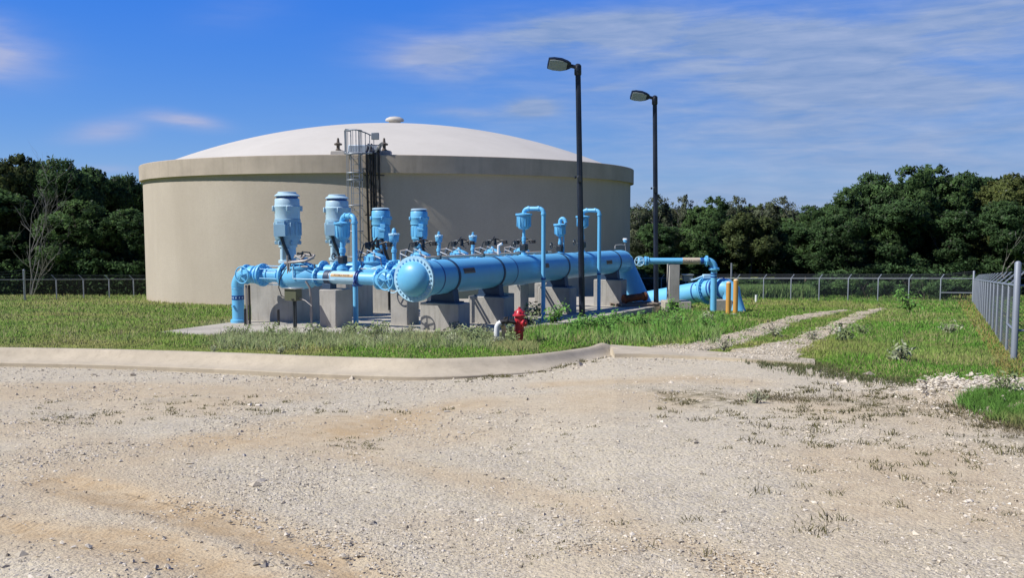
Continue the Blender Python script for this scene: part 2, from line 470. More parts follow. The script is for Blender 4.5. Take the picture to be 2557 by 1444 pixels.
    def build(s, name, mat, parent=None, origin=None, shared=False):
        me = bpy.data.meshes.new(name)
        o = V(origin) if origin is not None else (parent_origin(parent) if parent else V((0, 0, 0)))
        me.from_pydata([(v[0] - o.x, v[1] - o.y, v[2] - o.z) for v in s.v], [], s.f)
        me.polygons.foreach_set('use_smooth', s.sm)
        try: me.set_sharp_from_angle(angle=math.radians(38))
        except Exception: pass
        me.materials.append(mat if not isinstance(mat, str) else M[mat])
        me.update()
        ob = bpy.data.objects.new(name, me); COL.objects.link(ob)
        if parent: ob.parent = parent
        else: ob.location = o
        return ob


def parent_origin(p):
    o = V((0, 0, 0))
    while p: o += V(p.location); p = p.parent
    return o


def tag(o, label=None, cat=None, group=None, kind=None):
    if label: o['label'] = label
    if cat: o['category'] = cat
    if group: o['group'] = group
    if kind: o['kind'] = kind
    return o


def thing(name, loc, label, cat, group=None):
    e = bpy.data.objects.new(name, None); e.empty_display_size = .2; COL.objects.link(e); e.location = loc
    return tag(e, label, cat, group)


def kids(o): return [c for c in bpy.data.objects if c.parent == o]


def copy_tree(o, parent=None):
    c = o.copy(); COL.objects.link(c)
    if parent: c.parent = parent; c.matrix_parent_inverse = o.matrix_parent_inverse.copy()
    for ch in kids(o): copy_tree(ch, c)
    return c


def np_mesh(name, v, f, mat, attrs=None, smooth=False, kind=None, parent=None):
    """v (n,3) float, f (m,k) int all same k"""
    me = bpy.data.meshes.new(name); n = len(v); m, k = f.shape
    me.vertices.add(n); me.vertices.foreach_set('co', np.ascontiguousarray(v, dtype=np.float32).ravel())
    me.loops.add(m * k); me.loops.foreach_set('vertex_index', np.ascontiguousarray(f, dtype=np.int32).ravel())
    me.polygons.add(m); me.polygons.foreach_set('loop_start', np.arange(0, m * k, k, dtype=np.int32))
    try: me.polygons.foreach_set('loop_total', np.full(m, k, dtype=np.int32))
    except Exception: pass
    me.polygons.foreach_set('use_smooth', np.full(m, smooth))
    for an, (typ, dat) in (attrs or {}).items():
        a = me.attributes.new(an, typ, 'POINT')
        if typ == 'FLOAT': a.data.foreach_set('value', np.ascontiguousarray(dat, dtype=np.float32))
        else:
            d = np.ones((n, 4), np.float32); d[:, :3] = dat; a.data.foreach_set('color', d.ravel())
    me.materials.append(M[mat]); me.update(calc_edges=True); me.validate()
    ob = bpy.data.objects.new(name, me); COL.objects.link(ob)
    if parent: ob.parent = parent
    if kind: ob['kind'] = kind
    return ob


# lower edge of the lawn in the photograph
LB = [(-6500, 864), (-900, 864), (0, 867), (300, 872), (600, 881), (800, 889), (1000, 894), (1100, 895), (1200, 892), (1300, 886), (1380, 878), (1440, 868), (1490, 857), (1530, 858), (1640, 866), (1960, 888),
      (2035, 904), (2110, 928), (2200, 942), (2280, 955), (2330, 946), (2450, 944), (2557, 948), (3200, 978), (8500, 1052)]

# ------------------------------------------------------------------ ground
def make_ground():
    xs = np.concatenate([np.linspace(-700, -80, 16)[:-1], np.linspace(-80, -24, 29)[:-1], np.linspace(-24, 24, 193), np.linspace(24, 80, 29)[1:], np.linspace(80, 700, 16)[1:]])
    ys = np.concatenate([np.linspace(-60, 7, 12)[:-1], np.linspace(7, 22, 101)[:-1], np.linspace(22, 120, 99), np.linspace(120, 1500, 30)[1:]])
    X, Y = np.meshgrid(xs, ys); Z = zg_np(Y) + (fbm(X * .15 + 9, Y * .15) - .5) * .10 * np.clip((Y - 30) / 20, 0, 1)
    # the soil lies a hand below the gravel of the yard
    Z = Z + (fbm(X * .05, Y * .05 + 40) - .5) * np.clip((Y - 76) / 60, 0, 1) * 2
    lw = [G(a, b) for a, b in LB]; yb = np.interp(X / np.maximum(Y, .5), [p.x / p.y for p in lw], [p.y for p in lw])
    Z = Z - np.clip((yb - .12 - Y) / .25, 0, 1) * .6
    nx, ny = len(xs), len(ys); idx = np.arange(nx * ny).reshape(ny, nx)
    f = np.stack([idx[:-1, :-1], idx[:-1, 1:], idx[1:, 1:], idx[1:, :-1]], -1).reshape(-1, 4)
    v = np.stack([X, Y, Z], -1).reshape(-1, 3)
    return np_mesh('ground', v, f, 'ground', smooth=True, kind='structure')


EDGE = [(-6500, 905), (-900, 905), (-300, 905), (0, 910), (300, 916), (600, 930), (800, 938), (1000, 941), (1150, 934), (1300, 918), (1440, 905), (1540, 888), (1650, 886),
        (1750, 890), (1870, 897), (1990, 905), (2050, 915), (2110, 930), (2200, 944), (2280, 958), (2340, 952), (2450, 950), (2557, 955), (3200, 985), (8500, 1060)]


def drop_of_az(a):                                      # how far the yard lies below the lawn plane
    return np.interp(a, [-.3, -.1, 0.02, .12, .25, .7], [.27, .27, .20, .05, .03, .03])


def edge_world():
    out = []
    for px, py in EDGE:
        a = (px - 1278.5) / F; p = G(px, py, -float(drop_of_az(a))); out.append((p.x / p.y, p.y))
    return np.array(out)
EW = edge_world()


def zgravel(X, Y):
    a = X / np.maximum(Y, .5)
    ye = np.interp(a, EW[:, 0], EW[:, 1])
    d = drop_of_az(a); t = np.clip(Y / ye, 0, 1)
    base = -SL * Y - (d * t + .06 * (1 - t))
    und = (fbm(X * .45 + 31, Y * .45) - .5) * .10 + (fbm(X * 2.3, Y * 2.3 + 7) - .5) * .022
    return base + und * np.clip((1 - t) * 8, .15, 1)


def track_lines():
    L = []
    def line(pts, w, amp, mark):
        P = [G(a, b, -.08) for a, b in pts]; L.append(([(p.x, p.y) for p in P], w, amp, mark))
    line([(150, 1185), (420, 1250), (620, 1310), (790, 1375), (900, 1444), (960, 1500)], .24, 1.0, 1)
    line([(280, 1200), (600, 1265), (850, 1340), (980, 1444)], .20, .55, 1)
    line([(-200, 1270), (60, 1300), (350, 1350), (520, 1400), (640, 1470)], .30, 1.0, 1)
    line([(-200, 1330), (150, 1355), (420, 1440), (500, 1500)], .22, .5, 0)
    line([(830, 1110), (1000, 1140), (1250, 1200), (1450, 1260), (1600, 1350)], .28, .55, 0)
    line([(500, 1080), (700, 1095), (850, 1110)], .5, .5, 0)
    line([(880, 1060), (1050, 1010), (1200, 985)], .6, .5, 0)
    line([(1400, 950), (1560, 955), (1700, 950), (1850, 960)], .55, .65, 0)
    line([(1480, 1380), (1700, 1370), (1850, 1440)], .2, .5, 1)
    line([(1050, 1290), (1250, 1370), (1500, 1444)], .35, .3, 0)
    line([(1600, 985), (1900, 1000), (2100, 1060)], .5, .35, 0)
    return L


def seg_dist(X, Y, pts):
    best = np.full(X.shape, 1e9); along = np.zeros(X.shape); acc = 0
    for (x1, y1), (x2, y2) in zip(pts[:-1], pts[1:]):
        dx, dy = x2 - x1, y2 - y1; l = math.hypot(dx, dy)
        t = np.clip(((X - x1) * dx + (Y - y1) * dy) / (l * l), 0, 1)
        d = np.hypot(X - x1 - t * dx, Y - y1 - t * dy); m = d < best
        best = np.where(m, d, best); along = np.where(m, acc + t * l, along); acc += l
    return best, along
TL = track_lines()


def make_gravel():
    nr = 420
    a = np.concatenate([np.linspace(-3.2, -.85, 60)[:-1], np.linspace(-.85, .85, 640), np.linspace(.85, 3.2, 60)[1:]]); na = len(a); ye = np.interp(a, EW[:, 0], EW[:, 1])
    t = np.linspace(0, 1, nr)
    ynear = 2.2
    A = np.repeat(a[None], nr, 0)
    Y = ynear * (ye[None] / ynear) ** t[:, None]
    X = A * Y
    Z = zgravel(X, Y)
    sand = np.zeros(X.shape); track = np.zeros(X.shape); tu = np.zeros(X.shape)
    wob = (fbm(X * 1.1, Y * 1.1) - .5) * .35
    for pts, w, amp, mark in TL:
        d, al = seg_dist(X, Y, pts)
        g = np.exp(-(np.maximum(0, d + wob * w * 1.5) / w) ** 2) * amp
        sand = np.maximum(sand, g)
        if mark:
            mk = np.clip((w * .7 - d) / .04, 0, 1) * amp * np.clip(fbm(X * 1.7 + 4, Y * 1.7) * 2.6 - .6, 0, 1)
            tu = np.where(mk > track, al + d * .35, tu); track = np.maximum(track, mk)
            Z -= np.exp(-(d / (w * .8)) ** 2) * .018 * amp; Z += np.exp(-((d - w * 1.3) / .12) ** 2) * .006 * amp * (fbm(X * 3, Y * 3))
            Z += .0012 * mk * np.sin((al + d * .35) * 2 * PI / .06)
    big = fbm(X * .28 + 3, Y * .28 + 8)
    sand = np.clip(sand + np.clip((big - .52) * 3.5, 0, .55), 0, 1)
    weedy = np.clip((fbm(X * .8 + 50, Y * .8) - .5) * 5, 0, 1)
    band, _ = seg_dist(X, Y, [tuple(G(px, py, -.03).xy) for px, py in [(1650, 985), (2050, 1000), (2200, 1015), (2420, 1040), (2700, 1085)]])
    band2, _ = seg_dist(X, Y, [tuple(G(px, py, -.2).xy) for px, py in [(100, 1015), (450, 998), (750, 1005)]])
    wd = np.exp(-(band / .9) ** 2) * 1.1 + np.exp(-(band2 / .45) ** 2) * .55
    weedy = np.clip(weedy * wd, 0, 1) + np.exp(-(band / .35) ** 2) * .5 * np.clip(A * 6 - .9, 0, 1)
    idx = np.arange(na * nr).reshape(nr, na)
    f = np.stack([idx[:-1, :-1], idx[:-1, 1:], idx[1:, 1:], idx[1:, :-1]], -1).reshape(-1, 4)
    v = np.stack([X, Y, Z], -1).reshape(-1, 3)
    return np_mesh('gravel_yard', v, f, 'gravel', {'sand': ('FLOAT', sand.ravel()), 'track': ('FLOAT', track.ravel()),
                   'tu': ('FLOAT', tu.ravel()), 'weedy': ('FLOAT', np.clip(weedy, 0, 1).ravel())}, smooth=True, kind='structure')


make_ground(); make_gravel()

TRK_L = [(1600, 872), (1700, 868), (1790, 842), (1900, 812), (1985, 790), (2075, 777), (2150, 771), (2200, 768)]
TRK_R = [(2010, 905), (1985, 882), (2040, 858), (2085, 838), (2120, 815), (2160, 795), (2195, 780), (2225, 771)]


RUT_A = [[(1630, 867), (1740, 853), (1850, 827), (1960, 794), (2060, 778), (2110, 774)], [(1700, 886), (1770, 876), (1865, 858), (1905, 842), (1950, 818), (2012, 797), (2090, 781), (2125, 776)]]
RUT_B = [[(1780, 890), (1880, 868), (1985, 846), (2045, 822), (2085, 804), (2140, 781), (2195, 769)], [(1985, 902), (2000, 882), (2050, 857), (2112, 828), (2138, 806), (2166, 790), (2212, 771)]]
RUTS = [A_ + B_[::-1] for A_, B_ in (RUT_A, RUT_B)]


def make_track():
    n = 90; k = 16; off = 0; VS, FS, WD = [], [], []
    def res(P):
        P = np.array([tuple(G(a, b).xy) for a, b in P]); d = np.r_[0, np.cumsum(np.hypot(*np.diff(P, axis=0).T))]
        s = np.linspace(0, d[-1], n); return np.stack([np.interp(s, d, P[:, 0]), np.interp(s, d, P[:, 1])], -1)
    for q_, (A_, B_) in enumerate((RUT_A, RUT_B)):
        L = res(A_); R = res(B_); t = np.linspace(0, 1, k)[None, :, None]
        j = (fbm(np.arange(n) * .45, np.zeros(n) + q_ * 7) - .5)[:, None] * 1.3; j2 = (fbm(np.arange(n) * .5, np.ones(n) * 9 + q_ * 5) - .5)[:, None] * 1.3
        L = L + np.hstack([j, j * 0]); R = R + np.hstack([j2, j2 * 0])
        P = L[:, None] * (1 - t) + R[:, None] * t; X, Y = P[..., 0], P[..., 1]
        Z = -SL * Y + .02 + .004 * q_ + (fbm(X * .8, Y * .8) - .5) * .04
        Z[:, 0] -= .15; Z[:, -1] -= .15
        idx = np.arange(n * k).reshape(n, k) + off; off += n * k
        FS.append(np.stack([idx[:-1, :-1], idx[:-1, 1:], idx[1:, 1:], idx[1:, :-1]], -1).reshape(-1, 4)); VS.append(np.stack([X, Y, Z], -1).reshape(-1, 3))
    V_ = np.concatenate(VS); z = np.zeros(len(V_))
    np_mesh('gravel_track', V_, np.concatenate(FS), 'gravel', {'sand': ('FLOAT', z + .25), 'track': ('FLOAT', z), 'tu': ('FLOAT', z),
            'weedy': ('FLOAT', z + .35)}, smooth=True, kind='structure')
make_track()


# ------------------------------------------------------------------ kerb, strip, pad
def make_kerb():
    path = [(-3500, 866), (-900, 866), (-300, 866), (0, 868), (300, 873), (600, 882), (800, 890), (1000, 895.5), (1100, 896), (1200, 893), (1300, 888), (1380, 880),
            (1440, 872), (1475, 867), (1500, 864.5), (1526, 864), (1555, 866), (1600, 870)]
    P = [G(a, b, .08) for a, b in path]
    # resample smooth
    pts = []
    for i in range(len(P) - 1):
        p0 = P[max(i - 1, 0)]; p1 = P[i]; p2 = P[i + 1]; p3 = P[min(i + 2, len(P) - 1)]
        m = 24 if i < 2 else 8
        for k in range(m):
            t = k / m
            pts.append(.5 * ((2 * p1) + (p2 - p0) * t + (2 * p0 - 5 * p1 + 4 * p2 - p3) * t * t + (3 * p1 - p0 - 3 * p2 + p3) * t ** 3))
    pts.append(P[-1]); n = len(pts)
    prof = [(-.02, -.2), (-.02, .07), (.01, .085), (.07, .085), (.12, .07), (.17, .03), (.23, -.025), (.31, -.07), (.42, -.105), (.55, -.125), (.66, -.135), (.675, -.15), (.675, -.45)]
    vs = []; fs = []
    for i, p in enumerate(pts):
        t = (pts[min(i + 1, n - 1)] - pts[max(i - 1, 0)]); t.z = 0; t.normalize()
        out = V((t.y, -t.x, 0))
        pxx = p.x / p.y * F + 1278; e = min(1, max(0, (1592 - pxx) / 75)); e = e * e * (3 - 2 * e); hump = 1 + .75 * math.exp(-((pxx - 1503) / 20) ** 2)                   # the end of the kerb tapers into the strip
        rise = 1.0
        for d, h in prof:
            dd = d * (.45 + .55 * e) if e < 1 else d
            q = p + out * dd; q.z = -SL * p.y + h * rise * (1 if h < 0 else (.02 + .98 * e) * hump); vs.append(q)
    k = len(prof)
    for i in range(n - 1):
        for j in range(k - 1): fs.append((i * k + j, i * k + j + 1, (i + 1) * k + j + 1, (i + 1) * k + j))
    m = MB(); m.add(vs, fs, True)
    m.f.append(tuple((n - 1) * k + j for j in range(k))); m.sm.append(False)
    o = m.build('kerb', 'kerb'); o['kind'] = 'structure'
    # flush strip of concrete across the mouth of the track
    bk = [(1525, 861), (1600, 866), (1700, 872), (1870, 884), (1960, 890), (2035, 897)]
    fr = [(1535, 884), (1600, 884), (1700, 888), (1870, 897), (1960, 903), (2035, 909)]
    B = [G(a, b, .035) for a, b in bk]; Fr = [G(a, b, .03) for a, b in fr]; m = MB(); vs = []
    for b, f_ in zip(B, Fr): vs += [b - V((0, 0, .25)), b, f_, f_ - V((0, 0, .25))]
    fs = [(i * 4 + j, i * 4 + j + 1, (i + 1) * 4 + j + 1, (i + 1) * 4 + j) for i in range(len(B) - 1) for j in range(3)]
    e = 4 * (len(B) - 1); fs += [(3, 2, 1, 0), (e, e + 1, e + 2, e + 3)]
    m.add(vs, fs); o = m.build('concrete_strip', 'kerb'); o['kind'] = 'structure'
make_kerb()


def Gp(px, py, off=0.0):
    """ray meets the plane of the pad"""
    d = ray(px, py); k = PAD0.z + PSL * PAD0.y + off; t = (k - CAMZ) / (d.z + PSL * d.y)
    return V((d.x * t, d.y * t, CAMZ + d.z * t))


def make_pad():
    c = [Gp(383, 831), Gp(575, 846), Gp(1170, 848), Gp(1300, 828), Gp(1625, 768), Gp(1722, 748)]
    far = [V((9.5, 50, zpad(50))), V((-4, 45, zpad(45))), Gp(570, 806)]
    P = c + far; n = len(P); m = MB()
    vs = P + [p - V((0, 0, .9)) for p in P]
    m.add(vs, [tuple(range(n))[::-1]] + [(i, (i + 1) % n, (i + 1) % n + n, i + n) for i in range(n)])
    o = m.build('concrete_pad', 'pad'); o['kind'] = 'structure'
    return [(p.x, p.y) for p in P]
PADPOLY = make_pad()

# ------------------------------------------------------------------ water tank
TC = V((-8.42, 64, 0)); TR = 17.05; TZ = 5.09


def tank_pt(px, r, z, py=600):
    d = ray(px, py); dx, dy = d.x / d.y, 1.0
    a = dx * dx + 1; b = -2 * (dx * TC.x + TC.y); c = TC.x ** 2 + TC.y ** 2 - r * r
    t = (-b - math.sqrt(b * b - 4 * a * c)) / (2 * a)
    return V((dx * t, t, z))


def make_tank():
    t = thing('water_tank', (TC.x, TC.y, -4.1), 'large round beige concrete water tank with a white dome roof behind the blue pumps', 'water tank')
    m = MB(); m.lathe((TC.x, TC.y, -5.5), (0, 0, 1), [(0, TR - .22), (9.65, TR - .22)], 160, cap=False); m.build('wall', 'wall', t)
    m = MB(); m.lathe((TC.x, TC.y, 0), (0, 0, 1), [(TZ - .97, TR - .24), (TZ - .97, TR), (TZ - .03, TR), (TZ, TR - .03), (TZ, TR - .32), (TZ - .3, TR - .33)], 160, cap=False)
    m.build('parapet', 'rim', t)
    apex = at(998, 315, 64).z; rb = TR - 1.05; h = apex - (TZ - .02); Rs = (rb * rb + h * h) / (2 * h)
    pr = [(apex - Rs + Rs * math.cos(a) , Rs * math.sin(a)) for a in np.linspace(math.asin(rb / Rs), .002, 26)]
    pr = [(TZ - .16, TR - .315)] + pr
    m = MB(); m.lathe((TC.x, TC.y, 0), (0, 0, 1), pr, 160, cap=False); m.build('dome_roof', 'roof', t)
    m = MB(); m.lathe((TC.x, TC.y, apex - .12), (0, 0, 1), [(0, .42), (.50, .42)], 28); v = m.build('roof_vent', 'roof', t)
    m = MB(); m.lathe((TC.x, TC.y, apex + .34), (0, 0, 1), [(0, .5), (.02, .66), (.09, .67), (.2, .6), (.3, .4), (.34, .15), (.345, .001)], 28); m.build('vent_cap', 'roof', v)
    # ladder with safety cage: local frame on the wall
    c = tank_pt(891, TR, 0); n = (c - V((TC.x, TC.y, 0))).normalized(); sd = V((-n.y, n.x, 0)).normalized()
    if sd.x < 0: sd = -sd
    f = lambda a, o, z: V((c.x, c.y, 0)) + sd * a + n * o + V((0, 0, z))
    zb, zt = -2.2, TZ + 1.25
    m = MB()
    for a in (-.22, .22): m.cyl(f(a, .14, zb), f(a, .14, zt), .028, seg=6)
    z = zb + .15
    while z < TZ: m.cyl(f(-.22, .14, z), f(.22, .14, z), .016, seg=6); z += .3
    for z in np.arange(zb + .5, TZ, 1.33):
        for a in (-.22, .22): m.cyl(f(a, .14, z), f(a, -.3, z), .02, seg=6)
    ld_ = m.build('ladder', 'galv', t)
    m = MB(); R = .40
    def hoop(z, R=R, r=.03):
        pts = [f(-.22, .14, z)] + [f(-math.cos(q) * R, .42 + math.sin(q) * R, z) for q in np.linspace(-.35, PI + .35, 16)] + [f(.22, .14, z)]
        m.tube(pts, r, 6)
    for z in np.arange(-.3, TZ + .2, 1.34): hoop(z)
    hoop(TZ - 1.0); hoop(TZ - .02); hoop(TZ + 1.2)
    for q in np.linspace(0, PI, 5): m.cyl(f(-math.cos(q) * R, .42 + math.sin(q) * R, -.35), f(-math.cos(q) * R, .42 + math.sin(q) * R, TZ + 1.2), .017, seg=5)
    m.build('cage', 'galv', ld_)
    # landing rail on the parapet
    m = MB()
    rail = [f(-.62, -.5, TZ + .0), f(-.60, -.2, TZ + 1.25), f(-.45, .35, TZ + 1.28), f(.1, .45, TZ + 1.25), f(.55, .2, TZ + 1.12), f(.95, -.1, TZ + .95)]
    m.tube(rail, .035, 6)
    for k in np.linspace(0, 1, 9):
        i = min(int(k * 4), 3); a = rail[1 + i].lerp(rail[2 + i] if i < 4 else rail[-1], k * 4 - i); m.cyl(a, V((a.x, a.y, TZ)), .022, seg=5)
    m.tube([f(.55, .2, TZ + .45), f(1.3, -.1, TZ + .5), f(1.3, -.1, TZ)], .03, 6)
    m.tube([f(-.5, .3, TZ + .05), f(.1, .45, TZ + .05), f(.9, .2, TZ + .05)], .05, 6)
    m.build('landing_rail', 'galv', t)
    m = MB(); p0 = f(.25, -1.0, TZ + .28); m.box(p0, sd * .75, n * .45, V((0, 0, .28)), .05); m.build('roof_hatch', 'hatch', t)
    m = MB(); m.box(f(1.05, .05, TZ + .95), sd * .2, n * .1, V((0, 0, .18)), .02); m.build('control_box', 'galv', t)
    m = MB(); m.box(f(1.15, -.35, TZ + .3), sd * .07 + V((0, 0, .05)), n * .4, V((.18, 0, .30)), 0); m.build('hatch_lid', 'roof', t)
    # black conduits down the wall
    for px, b in ((918, 922), (926.5, 931), (932, 938), (938, 943), (948, 953)):
        m = MB(); a = tank_pt(px, TR + .09, 0); e = tank_pt(b, TR + .03, 0)
        top = V((a.x, a.y, TZ + .05)); inn = (V((TC.x, TC.y, 0)) - V((a.x, a.y, 0))).normalized()
        m.tube([top + inn * .9 + V((0, 0, .55 if px < 930 else .1)), top + inn * .3 + V((0, 0, .16)), top, V((a.x, a.y, TZ - .9)), V((e.x, e.y, -.5)), V((e.x, e.y, -3.9))], .06, 7)
        m.build('conduit', 'black', t)
    for z in (-.3, 1.9, 4.0):
        m = MB(); m.cyl(tank_pt(912, TR + .02, z), tank_pt(962, TR + .02, z), .03, seg=5); m.build('conduit_bracket', 'dark_metal', t)
    for px in (848, 962):
        c2 = tank_pt(px, TR - .9, 0); m = MB()
        m.box(V((c2.x, c2.y, TZ + .12)), sd * .38, n * .3, V((0, 0, .13)), .03); b = m.build('fitting_base', 'roof', t)
        m = MB(); m.lathe(V((c2.x, c2.y, TZ + .24)), (0, 0, 1), [(0, .14), (.1, .14), (.12, .09), (.3, .09), (.32, .2), (.4, .22), (.46, .08), (.7, .05)], 14)
        m.cyl(V((c2.x, c2.y, TZ + .3)), V((c2.x, c2.y, TZ + .3)) + sd * .36 - V((0, 0, .1)), .05, seg=8)
        m.build('vent_fitting', 'rust_grey', b)
make_tank()

# ------------------------------------------------------------------ pipe frame
HA = at(1035, 697, 24.5); HB = at(1525, 654.5, 39.2)
UX = V((HB.x - HA.x, HB.y - HA.y, 0)).normalized(); WX = V((-UX.y, UX.x, 0)); UP = V((0, 0, 1))
HS = (HB.z - HA.z) / (V((HB.x - HA.x, HB.y - HA.y, 0))).length
U3 = (UX + UP * HS).normalized()
def P(t, s, z): return V((HA.x, HA.y, z)) + UX * t + WX * s
def HP(t, s=0, dz=0): return P(t, s, HA.z + HS * t + dz)
def k_of(px, py): d = ray(px, py); return d.x / d.y
def t_px(px, s=0.0, py=690):
    k = k_of(px, py); b = HA + WX * s
    return (k * b.y - b.x) / (UX.x - k * UX.y)
def s_px(px, t, py=690):
    k = k_of(px, py); b = HA + UX * t
    return (k * b.y - b.x) / (WX.x - k * WX.y)
HR = .505


def text_on(parent, name, string, fn, size, mat='ink'):
    """lettering laid on a surface: fn(a, b) maps flat text coordinates to a point"""
    cu = bpy.data.curves.new(name, 'FONT'); cu.body = string; cu.align_x = 'CENTER'; cu.align_y = 'CENTER'; cu.size = size
    cu.resolution_u = 2
    ob = bpy.data.objects.new(name, cu); COL.objects.link(ob)
    bpy.context.view_layer.update()
    me = bpy.data.meshes.new_from_object(ob.evaluated_get(bpy.context.evaluated_depsgraph_get()))
    bpy.data.objects.remove(ob)
    o = parent_origin(parent)
    for v in me.vertices: v.co = fn(v.co.x, v.co.y) - o
    me.materials.clear(); me.materials.append(M[mat])
    r = bpy.data.objects.new(name, me); COL.objects.link(r); r.parent = parent
    return r


def make_header():
    h = thing('header_pipe', P(0, 0, zpad(24.5)), 'thick blue header pipe with a domed end cap running back on concrete piers', 'pipe')
    TE = t_px(1548)
    m = MB(); m.lathe(HP(.14), U3, [(0, HR), (TE - .14, HR)], 56, cap=False)
    # mitred elbow and the leg that dives into the ground
    p0 = HP(TE); d1 = (UX * .55 - UP * .84).normalized()
    path = [p0 - U3 * .02]
    for k in range(1, 5):
        a = k / 4; path.append(p0 + U3 * (.75 * math.sin(a * 1.0)) - UP * (.75 * (1 - math.cos(a * 1.0))))
    q = path[-1]
    leg_end = at(1606, 775, 40.6)
    path.append(leg_end)
    rr = [HR] * (len(path) - 1) + [HR * 1.02]
    m.tube(path, rr, 56)
    m.build('pipe_body', 'blue', h)
    m = MB()
    for k in (1, 2, 3):
        c = path[k]; dd = (path[k + 1] - path[k - 1]).normalized(); m.lathe(c - dd * .02, dd, [(0, HR + .001), (.008, HR + .012), (.032, HR + .012), (.04, HR + .001)], 48, cap=False)
    m.build('weld_bead', 'blue', h)
    # cap: dished head and bolted flanges
    m = MB(); m.lathe(HP(-.05), -U3, [(0, .50), (.05, .495), (.13, .455), (.21, .38), (.27, .28), (.305, .16), (.32, .05), (.321, .002)], 56); m.build('end_cap', 'blue', h)
    m = MB(); m.flange(HP(-.02), U3, .645, .075, 28, .030); m.build('end_flange', 'white_blue', h)
    m = MB(); m.flange(HP(.08), U3, .64, .07, 0); m.build('end_flange', 'blue', h)
    # painted weld bands (dark blue) and steel saddle straps
    for px, r_ in ((1074, 42), (1260, 36), (1428, 30)):
        t = t_px(px); m = MB(); m.lathe(HP(t) - U3 * .03, U3, [(0, HR + .003), (.002, HR + .006), (.058, HR + .006), (.06, HR + .003)], 56, cap=False); m.build('colour_band', 'blue_dk', h)
    out = []
    for px in (1111, 1226, 1392, 1524):
        t = t_px(px); out.append(t)
        m = MB(); m.lathe(HP(t) - U3 * .06, U3, [(0, HR + .004), (.002, HR + .02), (.118, HR + .02), (.12, HR + .004)], 56, cap=False); m.build('strap', 'navy', h)
        # saddle: curved steel plate under the pipe
        m = MB(); c = HP(t); vs = []; n = 14
        for e in (-.16, .16):
            for i in range(n + 1):
                a = -PI / 2 + (i / n - .5) * 1.5; vs.append(c + UX * e + (WX * math.cos(a) + UP * math.sin(a)) * (HR + .012))
            for i in range(n + 1):
                x = (i / n - .5) * 2 * .40; vs.append(c + UX * e + WX * x + UP * (-.74))
        k = 2 * (n + 1); fs = []
        for i in range(n):
            fs += [(i, i + 1, n + 2 + i, n + 1 + i), (k + i + 1, k + i, k + n + 1 + i, k + n + 2 + i), (n + 1 + i, n + 2 + i, k + n + 2 + i, k + n + 1 + i), (i + 1, i, k + i, k + i + 1)]
        fs += [(0, n + 1, k + n + 1, k), (n, k + n, k + 2 * n + 1, 2 * n + 1)]
        m.add(vs, fs); m.box(c + UP * (-.755), UX * .26, WX * .5, UP * .02); m.build('saddle', 'navy', h)
    # lettered plates on the side facing the yard
    for px0, px1, ang, mt in ((1164, 1192, .33, 'tan_d'), (1366, 1372, .25, 'tan_d'), (1519, 1533, .10, 'tan_d')):
        t0 = t_px(px0 - 6, -.48); t1 = t_px(px1 - 6, -.48); L = t1 - t0
        if L < .25: L = .5
        tc = (t0 + t1) / 2
        fn = lambda a, b, tc=tc, ang=ang: HP(tc + a) + (-WX * math.cos(ang + b / HR) + UP * math.sin(ang + b / HR)) * (HR + .012)
        m = MB(); k = 8; vs = []
        for i in range(k + 1):
            b = (i / k - .5) * .16
            vs += [fn(-L / 2, b), fn(L / 2, b)]
        m.add(vs, [(2 * i, 2 * i + 1, 2 * i + 3, 2 * i + 2) for i in range(k)]); pl = m.build('label_plate', mt, h)
        fn2 = lambda a, b, tc=tc, ang=ang: HP(tc + a) + (-WX * math.cos(ang + b / HR) + UP * math.sin(ang + b / HR)) * (HR + .016)
        text_on(pl, 'lettering', 'POTABLE WATER' if L > .6 else 'POTABLE', fn2, min(.12, L / 8.2), 'ink')
    return out
STRAP_T = make_header()


def pier(t, s, ht, hs, ztop, label, mat='concrete', bev=.02, sink=.35, group=None):
    c = P(t, s, 0); zb = zpad(c.y) - sink
    o = thing_mesh('concrete_pier', c, zb, ztop, UX * ht, WX * hs, mat, bev)
    tag(o, label, 'pier', group); return o


def thing_mesh(name, c, zb, zt, ex, ey, mat, bev=.02):
    m = MB(); m.box(V((c.x, c.y, (zb + zt) / 2)), ex, ey, UP * ((zt - zb) / 2), bev)
    return m.build(name, mat, None, origin=V((c.x, c.y, zb)))


GP = 'concrete piers under the header pipe'
for (t, dt), lb in zip(zip(STRAP_T, (0, .3, 0, .2)), ('wide concrete pier under the domed front end of the header pipe',
        'concrete pier under the header pipe just behind the red hydrant', 'shaded concrete pier under the middle of the header pipe beside the first tall vent pipe',
        'wide concrete pier under the far end of the header pipe by the rusty pipe')):
    pier(t + dt * 0, 0, .34, .66, HP(t).z - .775, lb, group=GP)

# front line geometry
T1 = 1.1; LZ = at(870, 692, P(T1, 4, 0).y).z
def L1(s, dz=0, dt=0): return P(T1 + dt, s, LZ + dz)
LR = .195


def bolted(m, c, n, R, t=.05, bolts=12): m.flange(c, n, R, t, bolts, .017)


